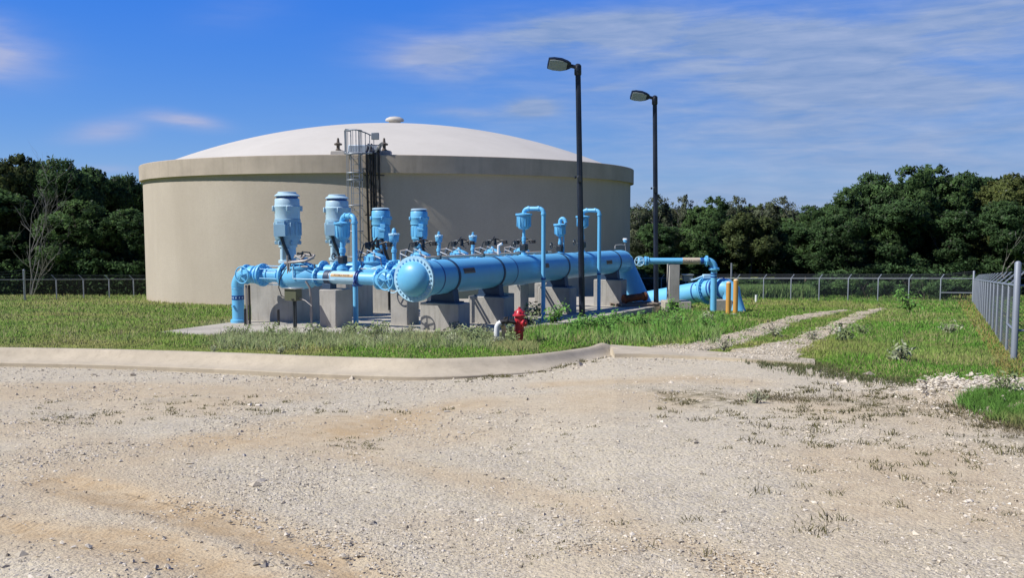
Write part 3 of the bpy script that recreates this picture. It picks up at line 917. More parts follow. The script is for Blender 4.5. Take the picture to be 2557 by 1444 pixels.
def control_valve(parent, c, ax, sc=1.0, vertical=True, mat='blue'):
    """globe style control valve: bulging body between flanges, round ribbed bonnet, small pilot piping"""
    m = MB(); r = .24 * sc
    m.lathe(c - ax * .62 * sc, ax, [(0, r * .85), (.12 * sc, r * .95), (.3 * sc, r * 1.35), (.62 * sc, r * 1.55), (.94 * sc, r * 1.35), (1.12 * sc, r * .95), (1.24 * sc, r * .85)], 28)
    m.lathe(c + UP * .05, UP, [(0, .34 * sc), (.26 * sc, .33 * sc)], 24)
    vb = m.build('valve_body', mat, parent)
    for e in (-1, 1): m = MB(); bolted(m, c + ax * e * .62 * sc, ax, .36 * sc, .06, 14); m.build('flange', mat, parent)
    m = MB()
    z0 = .30 * sc; m.lathe(c + UP * z0, UP, [(0, .37 * sc), (.05, .38 * sc), (.07, .34 * sc), (.22 * sc, .33 * sc), (.3 * sc, .2 * sc), (.34 * sc, .08 * sc), (.42 * sc, .05 * sc)], 24)
    x, y, _ = basis(UP)
    for i in range(14):
        a = 2 * PI * i / 14; d = x * math.cos(a) + y * math.sin(a); m.box(c + UP * (z0 + .12 * sc) + d * .345 * sc, d * .012, UP.cross(d) * .012, UP * .09 * sc)
    m.build('bonnet', mat, vb)
    m = MB(); rnd = random.Random(int(c.x * 100))
    side = -UX
    for k, (dx, zz, rad) in enumerate([(-.42, .46, .022), (-.2, .62, .02), (.12, .58, .02), (.36, .44, .022)]):
        m.tube([c + ax * dx * sc + side * .22 * sc + UP * .2, c + ax * dx * sc + side * .3 * sc + UP * zz * sc, c + ax * (dx + .3) * sc + side * .26 * sc + UP * (zz + .1) * sc,
                c + ax * (dx + .45) * sc + side * .1 + UP * (zz - .08) * sc], rad, 7)
    m.tube([c - ax * .5 * sc + side * .3 + UP * .12, c + ax * .6 * sc + side * .34 + UP * .12], .02, 7)
    m.build('pilot_tubing', 'galv', parent)
    m = MB()
    m.tube([c - ax * .3 * sc + UP * .68 * sc, c + ax * .1 * sc + UP * .98 * sc, c + ax * .42 * sc + UP * .9 * sc, c + ax * .62 * sc + UP * .3 * sc], .022, 7)
    m.box(c + ax * .22 * sc + UP * .86 * sc + side * .05, ax * .09, UX * .07, UP * .1, .02)
    m.cyl(c - ax * .12 + UP * .78 * sc, c - ax * .12 + UP * 1.02 * sc, .07, .05, 10)
    m.torus(c + ax * .02 * sc + UP * .98 * sc, (ax * .6 - UX * .3 + UP * .5), .17 * sc, .02, 20, 6)
    m.build('pilot_valve', 'dark_metal', parent)


def gate_valve(parent, c, ax, sc=1.0, wheel_n=None, wheel_c=None, R=.25, spokes=5, wm='blue'):
    m = MB(); m.lathe(c - ax * .28 * sc, ax, [(0, .25 * sc), (.14 * sc, .25 * sc), (.18 * sc, .3 * sc), (.38 * sc, .3 * sc), (.42 * sc, .25 * sc), (.56 * sc, .25 * sc)], 26)
    wn = (wheel_n or -UX).normalized(); wc = wheel_c or (c + wn * .62)
    m.lathe(c + wn * .1, wn, [(0, .17 * sc), (.22, .16 * sc), (.24, .2 * sc), (.28, .2 * sc), (.3, .09), (.4, .06)], 16)
    b = m.build('valve_body', 'blue', parent)
    for e in (-1, 1): m = MB(); bolted(m, c + ax * e * .28 * sc, ax, .34 * sc, .06, 12); m.build('flange', 'blue', parent)
    m = MB(); m.wheel(wc, wn, R, .022, spokes); m.cyl(c + wn * .3, wc + wn * .08, .02, seg=8); m.build('handwheel', wm, parent)


def make_front_line():
    s_el = s_px(593, T1); ze = zpad(P(T1, s_el, 0).y)
    h = thing('discharge_line', P(T1, s_el, ze), 'slim blue front pipe with spoked handwheels, its elbow dropping into the pad at the left', 'pipe')
    re = .42
    m = MB(); m.tube([L1(.35), L1(s_el - re)], LR, 32); m.build('pipe', 'blue', h)
    pts = [L1(s_el - re) + WX * re * math.sin(a) - UP * re * (1 - math.cos(a)) for a in np.linspace(0, PI / 2, 10)]
    m = MB(); m.tube(pts, LR * 1.04, 32); m.build('elbow', 'blue', h)
    m = MB(); e = pts[-1]; m.cyl(e, V((e.x, e.y, ze)), LR, seg=32)
    m.lathe(V((e.x, e.y, ze + .01)), UP, [(0, .25), (.09, .25), (.1, .23)], 28); m.cyl(e - UP * .62 - UX * .17, e - UP * .62 - UX * .27, .04, seg=10)
    m.torus(e - UP * .05, UP, LR, .012, 30, 6); m.build('riser', 'blue', h)
    m = MB(); zc = at(593, 743, e.y).z; m.lathe(V((e.x, e.y, zc - .07)), UP, [(0, LR + .001), (.002, LR + .006), (.138, LR + .006), (.14, LR + .001)], 32, cap=False); nb = len(m.f)
    for i in range(12):
        a = 2 * PI * i / 12; d = V((math.cos(a), math.sin(a), 0)); tt = V((-d.y, d.x, 0)); c = V((e.x, e.y, zc)) + d * (LR + .009)
        m.add([c - tt * .035, c + UP * .04, c + tt * .02, c - UP * .04], [(0, 1, 2, 3)])
    bd = m.build('colour_band', 'blue_dk', h); bd.data.materials.append(M['white_blue'])
    for pg in bd.data.polygons[nb:]: pg.material_index = 1
    # left gate valve, coupling, check valve
    gate_valve(h, L1(s_px(632, T1)), WX, .95, wheel_c=P(T1 - .62, s_px(604, T1 - .62), LZ + .02), R=.265)
    m = MB(); c = L1(s_px(657, T1)); bolted(m, c, WX, .37, .07, 14); m.build('flange', 'blue', h)
    m = MB(); a, b = L1(s_px(672, T1)), L1(s_px(700, T1)); m.lathe(a, b - a, [(0, .25), (.04, .25), (.05, .22), ((b - a).length - .05, .22), ((b - a).length - .04, .25), ((b - a).length, .25)], 26)
    for i in range(6):
        g = i * PI / 3 + .3; d = UX * math.cos(g) + UP * math.sin(g); m.cyl(L1(s_px(657, T1)) + d * .3, L1(s_px(714, T1)) + d * .3, .014, seg=6)
    m.build('coupling', 'blue', h)
    m = MB(); c = L1(s_px(714, T1)); bolted(m, c, WX, .42, .08, 16); m.build('flange', 'blue', h)
    m = MB(); c2 = L1(s_px(795, T1)); bolted(m, c2, WX, .3, .06, 12); m.build('flange', 'blue', h)
    # big globe shaped regulating valve
    ca = L1(s_px(760, T1)); m = MB(); L = (c - c2).length
    m.lathe(c2, c - c2, [(0, .2), (.1, .26), (.3, .36), (L * .55, .42), (L * .8, .38), (L - .04, .3)], 32); vb = m.build('valve_body', 'blue', h)
    m = MB(); m.lathe(ca + UP * .12 + WX * .06, UP, [(0, .4), (.12, .4), (.13, .43), (.19, .43), (.2, .36), (.27, .3), (.32, .14), (.42, .11), (.43, .16), (.47, .16)], 28)
    x, y, _ = basis(UP)
    for i in range(12):
        a = 2 * PI * i / 12; d = x * math.cos(a) + y * math.sin(a); m.cyl(ca + UP * .2 + WX * .06 + d * .38, ca + UP * .38 + WX * .06 + d * .38, .022, seg=6)
    m.build('bonnet', 'blue', vb)
    m = MB()
    m.tube([ca + WX * .35 - UX * .35 + UP * .02, ca + WX * .35 - UX * .36 + UP * .66], .035, 8); m.tube([ca + WX * .26 - UX * .35 + UP * .02, ca + WX * .26 - UX * .36 + UP * .52], .035, 8)
    m.tube([ca + WX * .5 - UX * .3 + UP * .42, ca + WX * .1 - UX * .38 + UP * .46, ca - WX * .3 - UX * .3 + UP * .5, ca - WX * .46 - UX * .1 + UP * .62], .05, 8)
    m.tube([ca + WX * .3 - UX * .1 + UP * .58, ca - WX * .1 + UP * .68, ca - WX * .42 + UP * .66], .035, 8)
    m.tube([ca - WX * .48 - UX * .1 + UP * .4, ca - WX * .52 - UX * .1 + UP * .12, ca - WX * .5 - UX * .2], .03, 8)
    m.tube([ca + WX * .1 - UX * .3 + UP * .66, ca - WX * .14 - UX * .3 + UP * .56, ca - WX * .3 - UX * .3 + UP * .68], .04, 8)
    m.tube([ca + WX * .44 - UX * .3 + UP * .32, ca - WX * .42 - UX * .34 + UP * .33], .02, 6)
    m.build('pilot_tubing', 'grey_pipe', h)
    m = MB(); m.tube([ca + WX * .1 - UX * .44 - UP * .05, ca - WX * .6 - UX * .44 - UP * .05, ca - WX * 1.4 - UX * .3 - UP * .05], .016, 6); m.cyl(ca + WX * .08 - UX * .44 - UP * .05, ca + WX * .08 - UX * .44 + UP * .34, .02, seg=6); m.build('sensing_tube', 'white_blue', h)
    m = MB()
    m.tube([ca - WX * .05 - UX * .2 + UP * .5, ca - WX * .1 - UX * .2 + UP * .78, ca - WX * .3 - UX * .1 + UP * .75, ca - WX * .35 + UP * .55], .025, 7)
    m.tube([ca + WX * .75 - UX * .25 + UP * .1, ca + WX * .45 - UX * .3 + UP * .35, ca + WX * .3 - UX * .3 + UP * .6], .018, 7)
    m.box(ca - WX * .02 - UX * .2 + UP * .72, WX * .1, UX * .05, UP * .04, .01); m.build('pilot_valve', 'dark_metal', h)
    # strap, sleeve, label and right hand end
    a, b = s_px(821, T1), s_px(831, T1); m = MB(); m.lathe(L1(b), WX, [(0, LR + .001), (.002, LR + .012), (abs(a - b), LR + .012), (abs(a - b) + .002, LR + .001)], 30, cap=False); m.build('strap', 'galv', h)
    a, b = s_px(833, T1), s_px(892, T1); m = MB(); m.lathe(L1(b), WX, [(0, LR + .001), (.002, LR + .005), (abs(a - b), LR + .005), (abs(a - b) + .002, LR + .001)], 30, cap=False); m.build('sleeve', 'white_blue', h)
    fn = lambda aa, bb, c=(a + b) / 2, e=.012: P(T1, c, LZ) - WX * aa + (-UX * math.cos(.42 + bb / LR) + UP * math.sin(.42 + bb / LR)) * (LR + e)
    m = MB(); vs = []
    for i in range(7): bb = (i / 6 - .5) * .09; vs += [fn(-(a - b) * .47, bb), fn((a - b) * .47, bb)]
    m.add(vs, [(2 * i, 2 * i + 1, 2 * i + 3, 2 * i + 2) for i in range(6)]); pl = m.build('label_plate', 'tan', h)
    text_on(pl, 'lettering', 'POTABLE WATER', lambda x_, y_: fn(x_, y_, e=.016), .075)
    m = MB(); c = L1(s_px(898, T1)); m.lathe(c - WX * .05, WX, [(0, LR), (.005, LR + .05), (.03, LR + .05), (.035, LR + .02), (.07, LR + .02), (.075, LR + .05), (.1, LR + .05), (.105, LR)], 26, cap=False)
    m.torus(c - UX * .22 - UP * .12, WX, .09, .02, 14, 6); m.build('clamp', 'blue_dk', h)
    sw = s_px(962, T1 - .62)
    gate_valve(h, L1(s_px(966, T1)), WX, .95, wheel_c=P(T1 - .62, sw, LZ + .0), R=.27)
    # saddle on the pier
    c = L1(s_px(822, T1)); m = MB(); m.box(c - UP * .27, WX * .16, UX * .16, UP * .09, .01); m.lathe(c - WX * .09, WX, [(0, LR + .03), (.18, LR + .03)], 20, ang=(0, 2 * PI)); m.build('saddle', 'navy', h)
    return s_el
S_EL = make_front_line()

sB0, sB1 = s_px(797, T1 - .35), s_px(838, T1 - .35)
pier(T1 + .05, (sB0 + sB1) / 2, .42, (sB0 - sB1) / 2, LZ - .36, 'squat bright concrete pier under the slim front pipe, right of the electrical box')

# ------------------------------------------------------------------ pumps
PT = [2.79 + 2.78 * k for k in range(5)]; PS = 6.83
FACE = V((-.12, -.99, 0)).normalized()              # towards the yard


def pump_big():
    y0 = P(PT[0], PS, 0); Y = y0.y; Z = lambda py: at(719, py, Y).z; X0 = at(719, 600, Y).x
    c = V((X0, Y, 0)); zb = -.45
    r = thing('vertical_pump', V((X0, Y, zb)), 'tall pale blue vertical pump motor at the left, nearest the yard', 'pump', 'vertical pumps in a row beside the header pipe')
    g = lambda py, w: (Z(py), w * Y / F / 2)
    m = MB(); m.lathe(c, UP, [g(547, 61), g(520, 62), (Z(517), .445), (Z(515), .445), g(513, 61), g(498, 60), g(496, 57)], 40, cap=False)
    for a in (0, 1, 2, 3):
        q = a * PI / 2 + .35; d = V((math.cos(q), math.sin(q), 0)); m.box(c + UP * Z(521) + d * .45, d * .05, V((-d.y, d.x, 0)) * .07, UP * .09, .01)
    up = m.build('motor_hood', 'blue_lt', r)
    m = MB(); m.lathe(c, UP, [(Z(491), .30), g(490.5, 60), g(490, 62), (Z(488.5), .42), g(484, 50), g(483, 46), g(480, 45), g(479, 42), (Z(478.5), .001)], 40, cap=False)
    m.build('motor_cap', 'blue_lt', r)
    m = MB(); m.lathe(c, UP, [(Z(497.5), .36), (Z(490), .36)], 36, cap=False); m.build('intake_ring', 'blue_dk', r)
    m = MB(); m.lathe(c, UP, [g(613, 44), g(608, 52), g(598, 61), g(596, 64), g(548, 64), g(547, 60)], 40, cap=False)
    for i in range(16):
        q = 2 * PI * i / 16 + .1; d = V((math.cos(q), math.sin(q), 0)); tt = V((-d.y, d.x, 0))
        m.box(c + UP * Z(572) + d * .445, d * .02, tt * .03, UP * .22, .008)
    for i in range(6):
        q = 2 * PI * i / 6; d = V((math.cos(q), math.sin(q), 0)); m.box(c + UP * Z(606) + d * .36, d * .09, V((-d.y, d.x, 0)) * .035, UP * .06, .01)
    m.build('motor_frame', 'blue_lt2', r)
    m = MB(); fx = FACE.cross(UP); b = c + UP * Z(575) + FACE * .5 + fx * .04
    m.box(b, fx * .19, FACE * .13, UP * .19, .015); m.box(b + FACE * .135, fx * .20, FACE * .012, UP * .20, .004); m.box(b + UP * .25 - FACE * .05, fx * .13, FACE * .08, UP * .07, .01)
    tb = m.build('terminal_box', 'blue_lt2', r)
    m = MB(); m.tube([b - UP * .18, b - UP * .45 - fx * .08, b - UP * .85 - fx * .2 - FACE * .12, b - UP * 1.15 - fx * .28 - FACE * .15], .055, 8); m.build('conduit', 'dark_metal', tb)
    m = MB(); m.lathe(c, UP, [(Z(616), .30), (Z(614), .30), (Z(613), .001)][::1], 28, cap=False); m.lathe(c, UP, [(zb, .42), (zb + .06, .42), (zb + .07, .29), (Z(658), .29), (Z(657), .33), (Z(650), .33), (Z(649), .265), (Z(618), .265), (Z(617), .31), (Z(613), .31)], 32)
    m.build('discharge_head', 'blue_lt', r)
    m = MB(); 
    for e in (-1, 1): m.box(c + UP * Z(633) + FACE * .24 + fx * e * .02, fx * .11, FACE * .04, UP * .2, .01)
    m.build('shaft_guard', 'blue_lt2', r)
    return r


def pump_small():
    Y = P(PT[2], PS, 0).y; X0 = at(952, 600, Y).x; Z = lambda py: at(952, py, Y).z; c = V((X0, Y, 0)); zb = -.55
    r = thing('vertical_pump', V((X0, Y, zb)), 'smaller bright blue vertical pump motor in front of the tank ladder conduits', 'pump', 'vertical pumps in a row beside the header pipe')
    g = lambda py, w: (Z(py), w * Y / F / 2)
    m = MB(); m.lathe(c, UP, [g(562, 46), g(546, 47), (Z(545), .385), (Z(543), .385), g(542, 46), g(528, 45), g(526, 42), (Z(525.5), .28)], 36, cap=False)
    for a in range(4):
        q = a * PI / 2 + .35; d = V((math.cos(q), math.sin(q), 0)); m.box(c + UP * Z(545) + d * .38, d * .05, V((-d.y, d.x, 0)) * .06, UP * .07, .01)
    m.build('motor_hood', 'blue', r)
    m = MB(); m.lathe(c, UP, [(Z(527), .30), (Z(523.5), .30)], 30, cap=False); m.build('intake_ring', 'blue_dk', r)
    m = MB(); m.lathe(c, UP, [(Z(523.5), .31), (Z(523), .345), (Z(520.5), .34), (Z(519), .27), (Z(518.5), .001)], 36, cap=False); m.build('motor_cap', 'blue_lt', r)
    m = MB(); m.lathe(c, UP, [g(618, 22), g(610, 30), g(604, 34), g(600, 41), g(563, 42), g(562, 40)], 36, cap=False)
    for i in range(12):
        q = 2 * PI * i / 12 + .2; d = V((math.cos(q), math.sin(q), 0)); m.box(c + UP * Z(580) + d * .335, d * .018, V((-d.y, d.x, 0)) * .03, UP * .2, .006)
    m.build('motor_frame', 'blue', r)
    fx = FACE.cross(UP); m = MB(); b = c + UP * Z(582) + FACE * .36 - fx * .12
    m.box(b, fx * .13, FACE * .1, UP * .2, .015); m.box(b + FACE * .1 - fx * .05 + UP * .12, fx * .12, FACE * .02, UP * .04, .006); m.box(b + UP * .28 - FACE * .03 - fx * .05, fx * .1, FACE * .07, UP * .07, .01); tb = m.build('terminal_box', 'blue', r)
    m = MB(); m.tube([b - UP * .18, b - UP * .4 - fx * .05, b - UP * .75 - fx * .14, b - UP * 1.1 - fx * .22 - FACE * .2], .06, 8); m.build('conduit', 'black', tb)
    m = MB(); m.lathe(c, UP, [(zb, .36), (zb + .06, .36), (zb + .07, .24), (Z(662), .24), (Z(661), .28), (Z(656), .28), (Z(655), .21), (Z(624), .2), (Z(623), .25), (Z(617), .25)], 28)
    m.build('discharge_head', 'blue', r)
    m = MB(); m.box(c + UP * Z(638) + FACE * .2, fx * .12, FACE * .05, UP * .17, .01); m.tube([c + UP * Z(625) + FACE * .28 - fx * .1, c + UP * Z(640) + FACE * .34 + fx * .05, c + UP * Z(655) + FACE * .3 - fx * .02], .035, 8)
    m.build('shaft_guard', 'dark_metal', r)
    return r


p1 = pump_big(); p2 = copy_tree(p1)
Y2 = P(PT[1], PS, 0).y; p2.location = V((at(843, 600, Y2).x, Y2, p1.location.z - .02)); p2['label'] = 'tall pale blue vertical pump motor partly hidden by the looped air valve pipe'
p3 = pump_small(); p4 = copy_tree(p3); Y4 = P(PT[3], PS, 0).y; p4.location = V((at(1047, 600, Y4).x, Y4, p3.location.z)); p4['label'] = 'smaller bright blue vertical pump motor right above the domed end of the header pipe'

lbs = ['big pale concrete foundation block under the nearest pump, left of the electrical box', 'concrete foundation block under the second pump, seen behind the squat front pier',
       'concrete foundation block under the pump in front of the tank conduits', 'concrete foundation block under the farthest pump, behind the header cap']
for k in range(4):
    t0 = PT[k] - .86
    if k == 0: s0, s1 = s_px(625, t0, 760), s_px(735, t0, 760)
    pier(PT[k], (s0 + s1) / 2, .84, (s0 - s1) / 2, -.45 - .05 * k if k < 2 else -.6, lbs[k], group='pump foundation blocks')

# lines from each pump to the header
for k in range(5):
    t = PT[k]; z = HA.z + HS * t
    if k < 4:
        lb = ['blue pump line behind the slim front pipe, with a flange disc beside the front valve', 'blue pump line with a ribbed valve bonnet, second behind the front pipe', 'blue pump line rising just behind the domed cap, third from the front', 'blue pump line hidden mostly behind the header, fourth from the front'][k]
        r = thing('pump_line', P(t, 3.4, z), lb, 'pipe', 'pump discharge lines joining the header')
        m = MB(); m.tube([P(t, .4, z), P(t, PS - .25, z)], .19, 24); m.build('pipe', 'blue', r)
        for s in (5.3, 4.75, 1.1): m = MB(); bolted(m, P(t, s, z), WX, .33, .06, 12); m.build('flange', 'blue', r)
    else:
        r = thing('pump_line', P(t, 2.4, z), 'short blue branch line behind the middle of the header pipe with a dark hooped valve', 'pipe', 'pump discharge lines joining the header')
        m = MB(); m.tube([P(t, .4, z), P(t, 4.2, z)], .19, 24); m.build('pipe', 'blue', r)
    control_valve(r, P(t, 3.25, z), WX, 1.0)
    m = MB(); gx = P(t, 2.2, z); m.lathe(gx - WX * .25, WX, [(0, .25), (.5, .25)], 20); m.build('valve_body', 'blue', r)
    m = MB(); m.wheel(gx - UX * .55 - UP * .35, -UX + UP * .1, .25, .02, 5); m.build('handwheel', 'white_blue', r)
    # black arched cable hoop on the valve
    m = MB(); c = P(t, 3.1, z + .86); m.torus(c - UP * .1, UX, .27, .028, 16, 6, .2, PI - .2)
    m.tube([c - WX * .55 - UP * .0, c - WX * .3 + UP * .12, c + WX * .1 + UP * .0], .03, 6); m.box(c - WX * .42 + UP * .04, WX * .08, UX * .06, UP * .07, .01); m.build('cable', 'black', r)
    m = MB(); m.tube([P(t, 4.05, z - .1), P(t, 4.05, z + .62), P(t, 3.75, z + .66)], .05, 8); m.build('vent_stub', 'grey_pipe', r)

# small pipe piers of the pump lines
for k, (x0, x1, y0, lb) in enumerate([(975, 1017, 723, 'bright narrow concrete pier left of and behind the domed header cap'), (1203, 1262, 735, 'pale concrete pier showing between the first two header piers'),
                                      (1278, 1292, 712, 'pale concrete pier seen between the hydrant and the tall vent pipe'), (1341, 1357, 708, 'pale concrete pier just left of the first tall vent pipe')]):
    t = PT[k] - .3; s = (s_px(x0, t, 760) + s_px(x1, t, 760)) / 2; w = abs(s_px(x0, t, 760) - s_px(x1, t, 760)) / 2
    pier(t + .35, s, .35, max(w, .25), at(x0, y0, P(t, s, 0).y).z, lb, group='small piers of the pump lines')

# ------------------------------------------------------------------ air valves
def arc_pts(c, a, b, r, n=7):
    """quarter bend centred c from direction a to direction b"""
    return [c + a * r * math.cos(q) + b * r * math.sin(q) for q in np.linspace(0, PI / 2, n)]


def air_valve(base, zt_bowl, zb_bowl, R, label, group, goose=None, neck_r=.055, gate=True, knob='elbow', ribs=8, rounded=False):
    r = thing('air_valve', base, label, 'air valve', group); c = V((base.x, base.y, 0))
    h = zt_bowl - zb_bowl
    m = MB()
    if rounded: m.lathe(c, UP, [(zb_bowl, neck_r * 1.3), (zb_bowl + h * .08, R * .45), (zb_bowl + h * .3, R * .78), (zb_bowl + h * .6, R * .93), (zt_bowl - .06, R * .96)], 24)
    else: m.lathe(c, UP, [(zb_bowl, neck_r * 1.3), (zb_bowl + .04, R * .62), (zb_bowl + .10, R * .74), (zt_bowl - .07, R * .88)], 24)
    x, y, _ = basis(UP)
    for i in range(ribs):
        a = 2 * PI * i / ribs + .2; d = x * math.cos(a) + y * math.sin(a); m.box(c + UP * (zb_bowl + h * .52) + d * R * .82, d * R * .08, UP.cross(d) * .014, UP * h * .32)
    m.build('bowl', 'blue', r)
    m = MB(); m.lathe(c, UP, [(zt_bowl - .06, R * .85), (zt_bowl - .05, R * 1.02), (zt_bowl - .01, R * 1.03), (zt_bowl, R * .98), (zt_bowl + .015, R * .6), (zt_bowl + .03, R * .3)], 24)
    for i in range(8):
        a = 2 * PI * i / 8; d = x * math.cos(a) + y * math.sin(a); m.cyl(c + UP * (zt_bowl - .08) + d * R * .93, c + UP * (zt_bowl + .02) + d * R * .93, .018, seg=6)
    m.build('lid', 'white_blue' if rounded else 'blue', r)
    m = MB(); L = zb_bowl - base.z
    m.lathe(c, UP, [(base.z, neck_r * 1.8), (base.z + .1, neck_r * 1.8), (base.z + .11, neck_r), (base.z + L * .55, neck_r), (base.z + L * .56, neck_r * 1.35), (base.z + L * .72, neck_r * 1.35), (base.z + L * .73, neck_r), (zb_bowl + .01, neck_r)], 14)
    m.build('neck', 'blue', r)
    if gate:
        zc = base.z + L * .32; m = MB(); m.box(c + UP * zc, UX * .12, WX * .12, UP * .13, .03); m.cyl(c + UP * zc, c + UP * zc + WX * .34 + UP * .1, .03, seg=8)
        m.torus(c + UP * (zc + .1) + WX * .36, WX, .1, .02, 14, 6); m.build('shutoff_valve', 'dark_metal', r)
        m = MB(); m.lathe(c, UP, [(base.z - .06, .19), (base.z + .03, .19), (base.z + .04, .14)], 18); m.build('nozzle', 'blue', r)
    if goose:
        gr, ztop, dest, zend = goose; d = V((dest.x - c.x, dest.y - c.y, 0)); L2 = d.length; d.normalize(); q = gr * 2.2
        zc = ztop - gr
        pts = [c + UP * (zt_bowl), c + UP * (zc - q)] + arc_pts(c + d * q + UP * (zc - q), -d, UP, q)[1:] + [c + d * (L2 - q) + UP * zc] + arc_pts(c + d * (L2 - q) + UP * (zc - q), UP, d, q)[1:]
        m = MB(); m.tube(pts, gr, 14)
        e = V((dest.x, dest.y, 0))
        for p, ax in ((c + UP * (zc - q - .02), UP), (c + d * (q + .02) + UP * zc, d), (c + d * (L2 - q - .02) + UP * zc, d), (e + UP * (zc - q - .02), UP)): m.lathe(p - ax * .04, ax, [(0, gr), (.005, gr * 1.25), (.075, gr * 1.25), (.08, gr)], 14, cap=False)
        m.build('vent_loop', 'blue', r)
        m = MB(); m.cyl(e + UP * (zc - q), e + UP * zend, gr, seg=14); m.build('vent_pipe', 'blue', r)
        m = MB(); zz = zc - q - (zc - q - zend) * .62
        for k in (0,): m.lathe(e + UP * zz, UP, [(-.03, gr), (-.025, gr * 1.2), (.025, gr * 1.2), (.03, gr)], 14, cap=False)
        m.build('coupling', 'blue_dk', r)
    elif knob == 'elbow':
        m = MB(); m.tube([c + UP * zt_bowl, c + UP * (zt_bowl + .1)] + arc_pts(c + WX * -.12 + UP * (zt_bowl + .1), WX, UP, .12)[1:] + [c - WX * .2 + UP * (zt_bowl + .16), c - WX * .24 + UP * (zt_bowl + .05)], .07, 12); m.build('vent_elbow', 'blue', r)
    elif knob == 'dome':
        m = MB(); m.lathe(c, UP, [(zt_bowl, R * .4), (zt_bowl + .08, R * .42), (zt_bowl + .16, R * .34), (zt_bowl + .2, R * .15), (zt_bowl + .21, .001)], 16); m.build('knob', 'blue', r)
    else:
        m = MB(); m.lathe(c, UP, [(zt_bowl, .06), (zt_bowl + .06, .06), (zt_bowl + .07, .035), (zt_bowl + .13, .05), (zt_bowl + .15, .02)], 12); m.build('knob', 'blue', r)
    return r


GA = 'air valves with tall looped vent pipes'; GB = 'small cup shaped air valves of the pump lines'
# big looped valve over the first pump line
tv = PT[0] - .2; sv = s_px(855, tv, 600); b = P(tv, sv, LZ + .17); Yv = b.y
sd_ = s_px(886, tv - .2, 600); dd = P(tv - .2, sd_, 0)
air_valve(b, at(855, 556, Yv).z, at(855, 600, Yv).z, .27, 'largest air valve, its looped pipe in front of the second pump', GA,
          goose=(.085, at(855, 533, Yv).z, dd, zpad(dd.y)), neck_r=.08)
for px, yt, yb, ytop, pxd, lb in ((1308, 534, 574, 516, 1357, 'air valve with a tall looped vent pipe, left of the nearer lamp post'), (1454, 540, 571, 521, 1496, 'looped air valve partly hidden behind the nearer lamp post')):
    t = t_px(px); b = HP(t, 0, HR - .02); Y = b.y; sd2 = -.74; td = t_px(pxd, sd2, 650); dd = P(td, sd2, 0)
    air_valve(b, at(px, yt, Y).z, at(px, yb, Y).z, .29 if px < 1400 else .28, lb, GA, goose=(.075, at(px, ytop, Y).z, dd, zpad(dd.y)))
t = t_px(1398); b = HP(t, 0, HR - .02); Y = b.y
r5 = air_valve(b, at(1398, 560, Y).z, at(1398, 591, Y).z, .25, 'ribbed air valve with a short bent spout, between the two tall vent loops', 'short air valve on the header')
m = MB(); m.cyl(V((b.x + .14, b.y, b.z - .1)), V((b.x + .14, b.y, at(1398, 589, Y).z)), .035, seg=8); m.build('drain_pipe', 'blue', r5)
for k, (px, yt, yb, w, lb) in enumerate(((984, 584, 609, 27, 'rounded cup air valve with a big knob, beside the bright pump near the tank ladder'), (1096, 588, 609, 19, 'small cup air valve on a thin stem, right of the farthest pump'), (1181, 589, 609, 20, 'small cup air valve on a thin stem, rightmost of the stemmed ones'))):
    t = PT[k + 1]; s = s_px(px, t, 600); b = P(t, s, HA.z + HS * t + .18); Y = b.y
    air_valve(b, at(px, yt, Y).z, at(px, yb, Y).z, w * Y / F / 2, lb, GB, gate=False, knob='dome' if k == 0 else 'stud', rounded=True, ribs=6, neck_r=.075)

# pressure sensor on a bent rod at the far end
t = t_px(1562); b = HP(t, 0, HR - .05); r = thing('pressure_sensor', b, 'little blue and white sensor head on a bent rod above the header elbow', 'sensor'); Y = b.y
m = MB(); m.tube([b, at(1562, 618, Y), at(1561, 613, Y), at(1552, 611, Y), at(1537, 612, Y), at(1536, 618, Y)], .02, 6); m.cyl(at(1561, 613, Y), at(1561, 606, Y), .025, seg=8); m.box(at(1536, 618, Y), UX * .03, WX * .03, UP * .07, .01); m.build('stem', 'grey_pipe', r)
m = MB(); m.lathe(at(1561, 606, Y), UP, [(0, .04), (.04, .09), (.14, .09), (.15, .07)], 12); m.build('sensor_head', 'blue', r)
m = MB(); m.box(at(1561, 599, Y) + UP * .02, UX * .07, WX * .10, UP * .05, .02); m.build('sensor_cap', 'white', r)

# pale conduit run along the back of the header
r = thing('conduit_run', HP(8, 1.05, .45), 'pale conduit run along the far side of the header pipe', 'conduit')
m = MB(); 
for o in (0, .12): m.tube([HP(2.6, 1.25 + o, .50), HP(5, 1.25 + o, .5), HP(12.5, 1.25 + o, .5)], .04, 8)
m.build('conduit', 'sleeve', r)
for tt in (3.5, 6.5, 9.5, 12): m = MB(); c = HP(tt, 1.31, .5); m.box(V((c.x, c.y, (c.z + zpad(c.y)) / 2)), UX * .03, WX * .03, UP * ((c.z - zpad(c.y)) / 2)); m.box(c + UP * .0, UX * .034, WX * .12, UP * .06); m.build('bracket', 'dark_metal', r)
m = MB(); c = t_px(1248, 1.3, 630)
m.tube([HP(7.6, 1.2, .5), HP(7.6, 1.2, .82), HP(7.6, 1.05, .9)], .05, 8); m.build('vent_stub', 'white', r)

